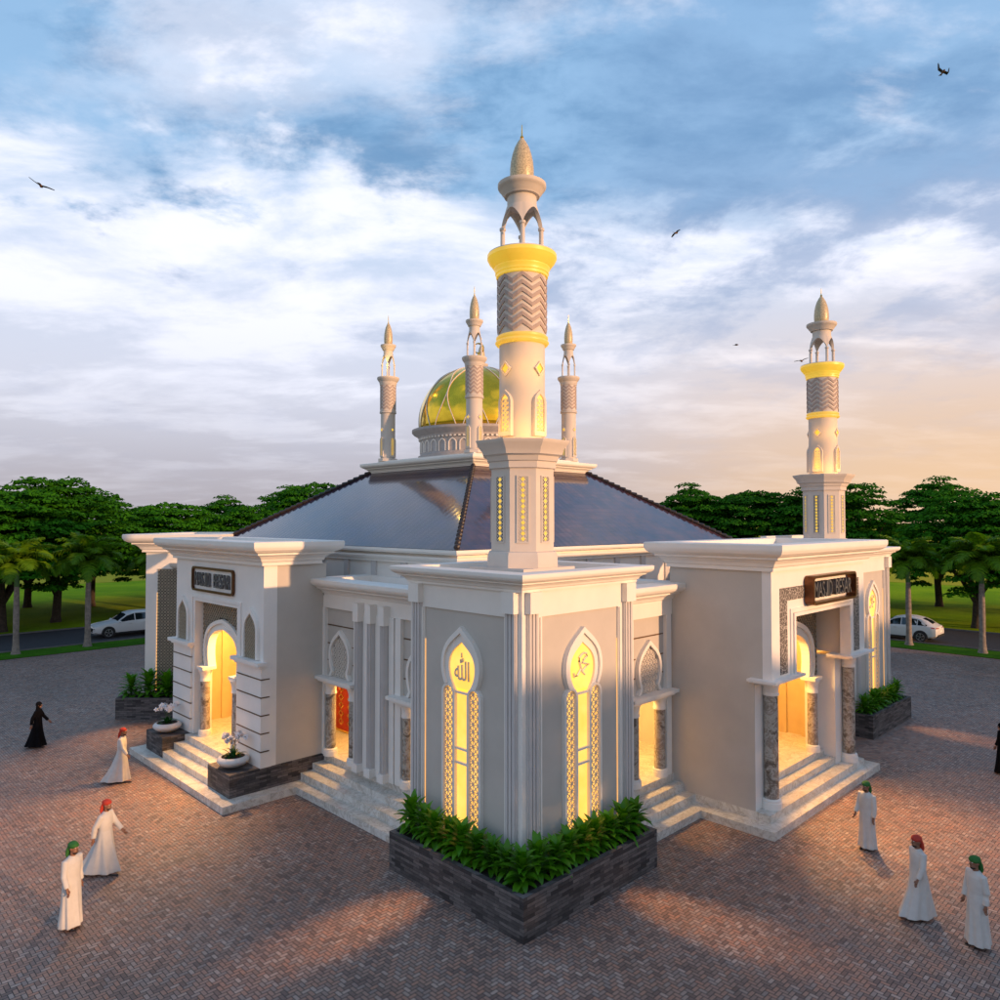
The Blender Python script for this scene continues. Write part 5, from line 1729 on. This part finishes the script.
        H.tube(rr, .020, 8); rr = [(x - .004, y * .9, z + .030) for x, y, z in rr]; H.tube(rr, .018, 8)
        H.tube([hd + Vector((-.08, 0, .05)), hd + Vector((-.115, 0, -.04)), hd + Vector((-.13, 0, -.13)), hd + Vector((-.12, 0, -.22))], [.075, .085, .08, .045], 12, flat=.45)
    remesh(H, 'headscarf' if woman else 'headwrap', wrap, root, .011, 2)
    if not woman:
        K = MB(); K.ell(hd + Vector((.035, 0, -.085)), (.05, .052, .04), 12, 8); K.ell(hd + Vector((.088, 0, -.040)), (.008, .026, .006), 8, 5)
        K.build('beard', 'beard', root, smooth=True)
    for s in (-1, 1):
        K = MB(); K.ell(hd + Vector((.074, s * .031, .018)), (.012, .014, .009), 10, 6); e = K.build('eye', 'eye_white', root, smooth=True)
        K = MB(); K.ell(hd + Vector((.083, s * .031, .018)), (.005, .006, .006), 8, 5); K.build('iris', 'beard', e, smooth=True)
    return root
WALK = dict(stride=1.0, arm=((-.45, -.15), (.45, .75)), lean=.05, trail=.12)
STEP = dict(stride=.75, arm=((.35, .6), (-.25, -.05)), lean=.04, trail=.16)
STEP2 = dict(stride=-.6, arm=((-.1, .1), (.2, .5)), lean=.02, trail=-.10)
STAND = dict(stride=.06, arm=((.08, .35), (-.06, .12)), lean=.02)
SR = atan2(-.701, .713)      # heading that faces the picture's right side
GP = 'people walking and standing on the plaza'
def put(o, x, y, rz, sc, label):
    o.location = (x, y, 0); o.rotation_euler = (0, 0, rz); o.scale = (sc, sc, sc)
    tag(o, label, 'person', GP)
put(person(dict(WALK, stride=.55, trail=.03), 'black_cloth', 'black_cloth', True), 7.07, 32.0, SR + .2, .97, 'woman in a long black robe and headscarf walking at the far left')
put(person(STEP, 'white_cloth', 'red_cloth'), 8.1, 25.85, SR + .15, 1.0, 'person in white robe and red headwrap nearest the left entrance steps')
put(person(WALK, 'white_cloth', 'red_cloth'), 5.75, 19.5, SR - .1, 1.01, 'person in white robe and red headwrap striding, robe hem spread wide')
put(person(STAND, 'white_cloth', 'green_cloth'), 4.52, 17.4, SR - .25, 1.02, 'person in white robe and green headwrap standing at the lower left')
put(person(dict(STAND, arm=((.15, .5), (.05, .2))), 'white_cloth', 'green_cloth'), 20.28, 7.03, SR + pi + .5, 1.0, 'person in white robe and green headwrap standing beside the right entrance steps')
put(person(dict(STEP2, lean=.05), 'white_cloth', 'red_cloth'), 17.62, 5.05, SR + pi + .1, 1.0, 'red headwrapped person in white robe walking left, between two green headwraps')
put(person(dict(STAND, arm=((.1, .25), (-.1, .1))), 'white_cloth', 'green_cloth'), 17.27, 3.92, SR + pi + .15, 1.02, 'person in white robe and green headwrap standing nearest the lower right corner')
put(person(dict(STAND, stride=.25), 'black_cloth', 'black_cloth', True), 29.5, 5.88, SR + pi - .2, .97, 'woman in black robe cut by the right picture edge')

# ------------------------------------------------------------------ birds
def bird(loc, rz, ro, wing, span, label):
    root = empty('bird', (0, 0, 0))
    B = MB(); B.tube([(.20, 0, .01), (.15, 0, .02), (.05, 0, 0), (-.10, 0, 0), (-.2, 0, 0)], [.015, .045, .07, .055, .02], 12)
    B.add([(-.16, -.03, 0), (-.34, -.10, .0), (-.36, 0, .01), (-.34, .10, 0), (-.16, .03, 0), (-.16, 0, .02)], [(0, 1, 2, 5), (5, 2, 3, 4)])
    B.tube([(.20, 0, .01), (.245, 0, 0)], [.012, .003], 6)
    B.build('body', 'bird_brown', root, smooth=True)
    for s, (a1, a2) in zip((-1, 1), wing):
        y1, z1 = .28 * span * cos(a1), .28 * span * sin(a1)
        y2, z2 = y1 + .34 * span * cos(a2), z1 + .34 * span * sin(a2)
        W_ = MB()
        P_ = [(.10, .03, .02), (-.10, .03, .02), (-.13, y1, z1), (.08, y1, z1 + .015), (-.12, (y1 + y2) / 2, (z1 + z2) / 2), (.07, (y1 + y2) / 2, (z1 + z2) / 2 + .01), (-.08, y2, z2), (.0, y2, z2)]
        W_.add([(x, s * y, z) for x, y, z in P_] + [(x, s * y, z - .012) for x, y, z in P_],
               [(0, 1, 2, 3), (3, 2, 4, 5), (5, 4, 6, 7), (8, 11, 10, 9), (11, 13, 12, 10), (13, 15, 14, 12), (0, 3, 11, 8), (3, 5, 13, 11), (5, 7, 15, 13), (1, 9, 10, 2), (2, 10, 12, 4), (4, 12, 14, 6), (6, 14, 15, 7)])
        W_.build('wing', 'bird_dark', root)
    root.location = loc; root.rotation_euler = (ro, 0, rz)
    tag(root, label, 'bird', 'birds flying over the mosque')
def ray_pt(px_, py_, dist):
    v_ = cam.rotation_euler.to_matrix() @ Vector(((px_ - 500) / 733.667, -(py_ - 500) / 733.667, -1.0))
    return Vector((0, 0, 8.5)) + v_ * dist
bird(ray_pt(943, 72, 40), atan2(-.713, -.701) - .1, .0, ((.75, 1.5), (-.35, 1.35)), 1.0, 'brown bird with raised wings at the upper right')
bird(ray_pt(41, 186, 36), SR + pi / 2 + .3, .30, ((.15, .0), (.25, .35)), 1.0, 'dark bird gliding at the far left of the sky')
bird(ray_pt(676, 233, 62), SR + .5, .3, ((.7, .3), (-.4, -.9)), .9, 'small dark bird right of the main minaret')
bird(ray_pt(736.5, 345, 75), SR - .4, 0, ((.2, -.4), (.4, .1)), .9, 'tiny dark bird between the two tall minarets')
bird(ray_pt(801.5, 361, 52), SR + 1.0, 0, ((.5, .2), (.2, -.1)), .8, 'tiny dark bird just left of the right minaret gallery')
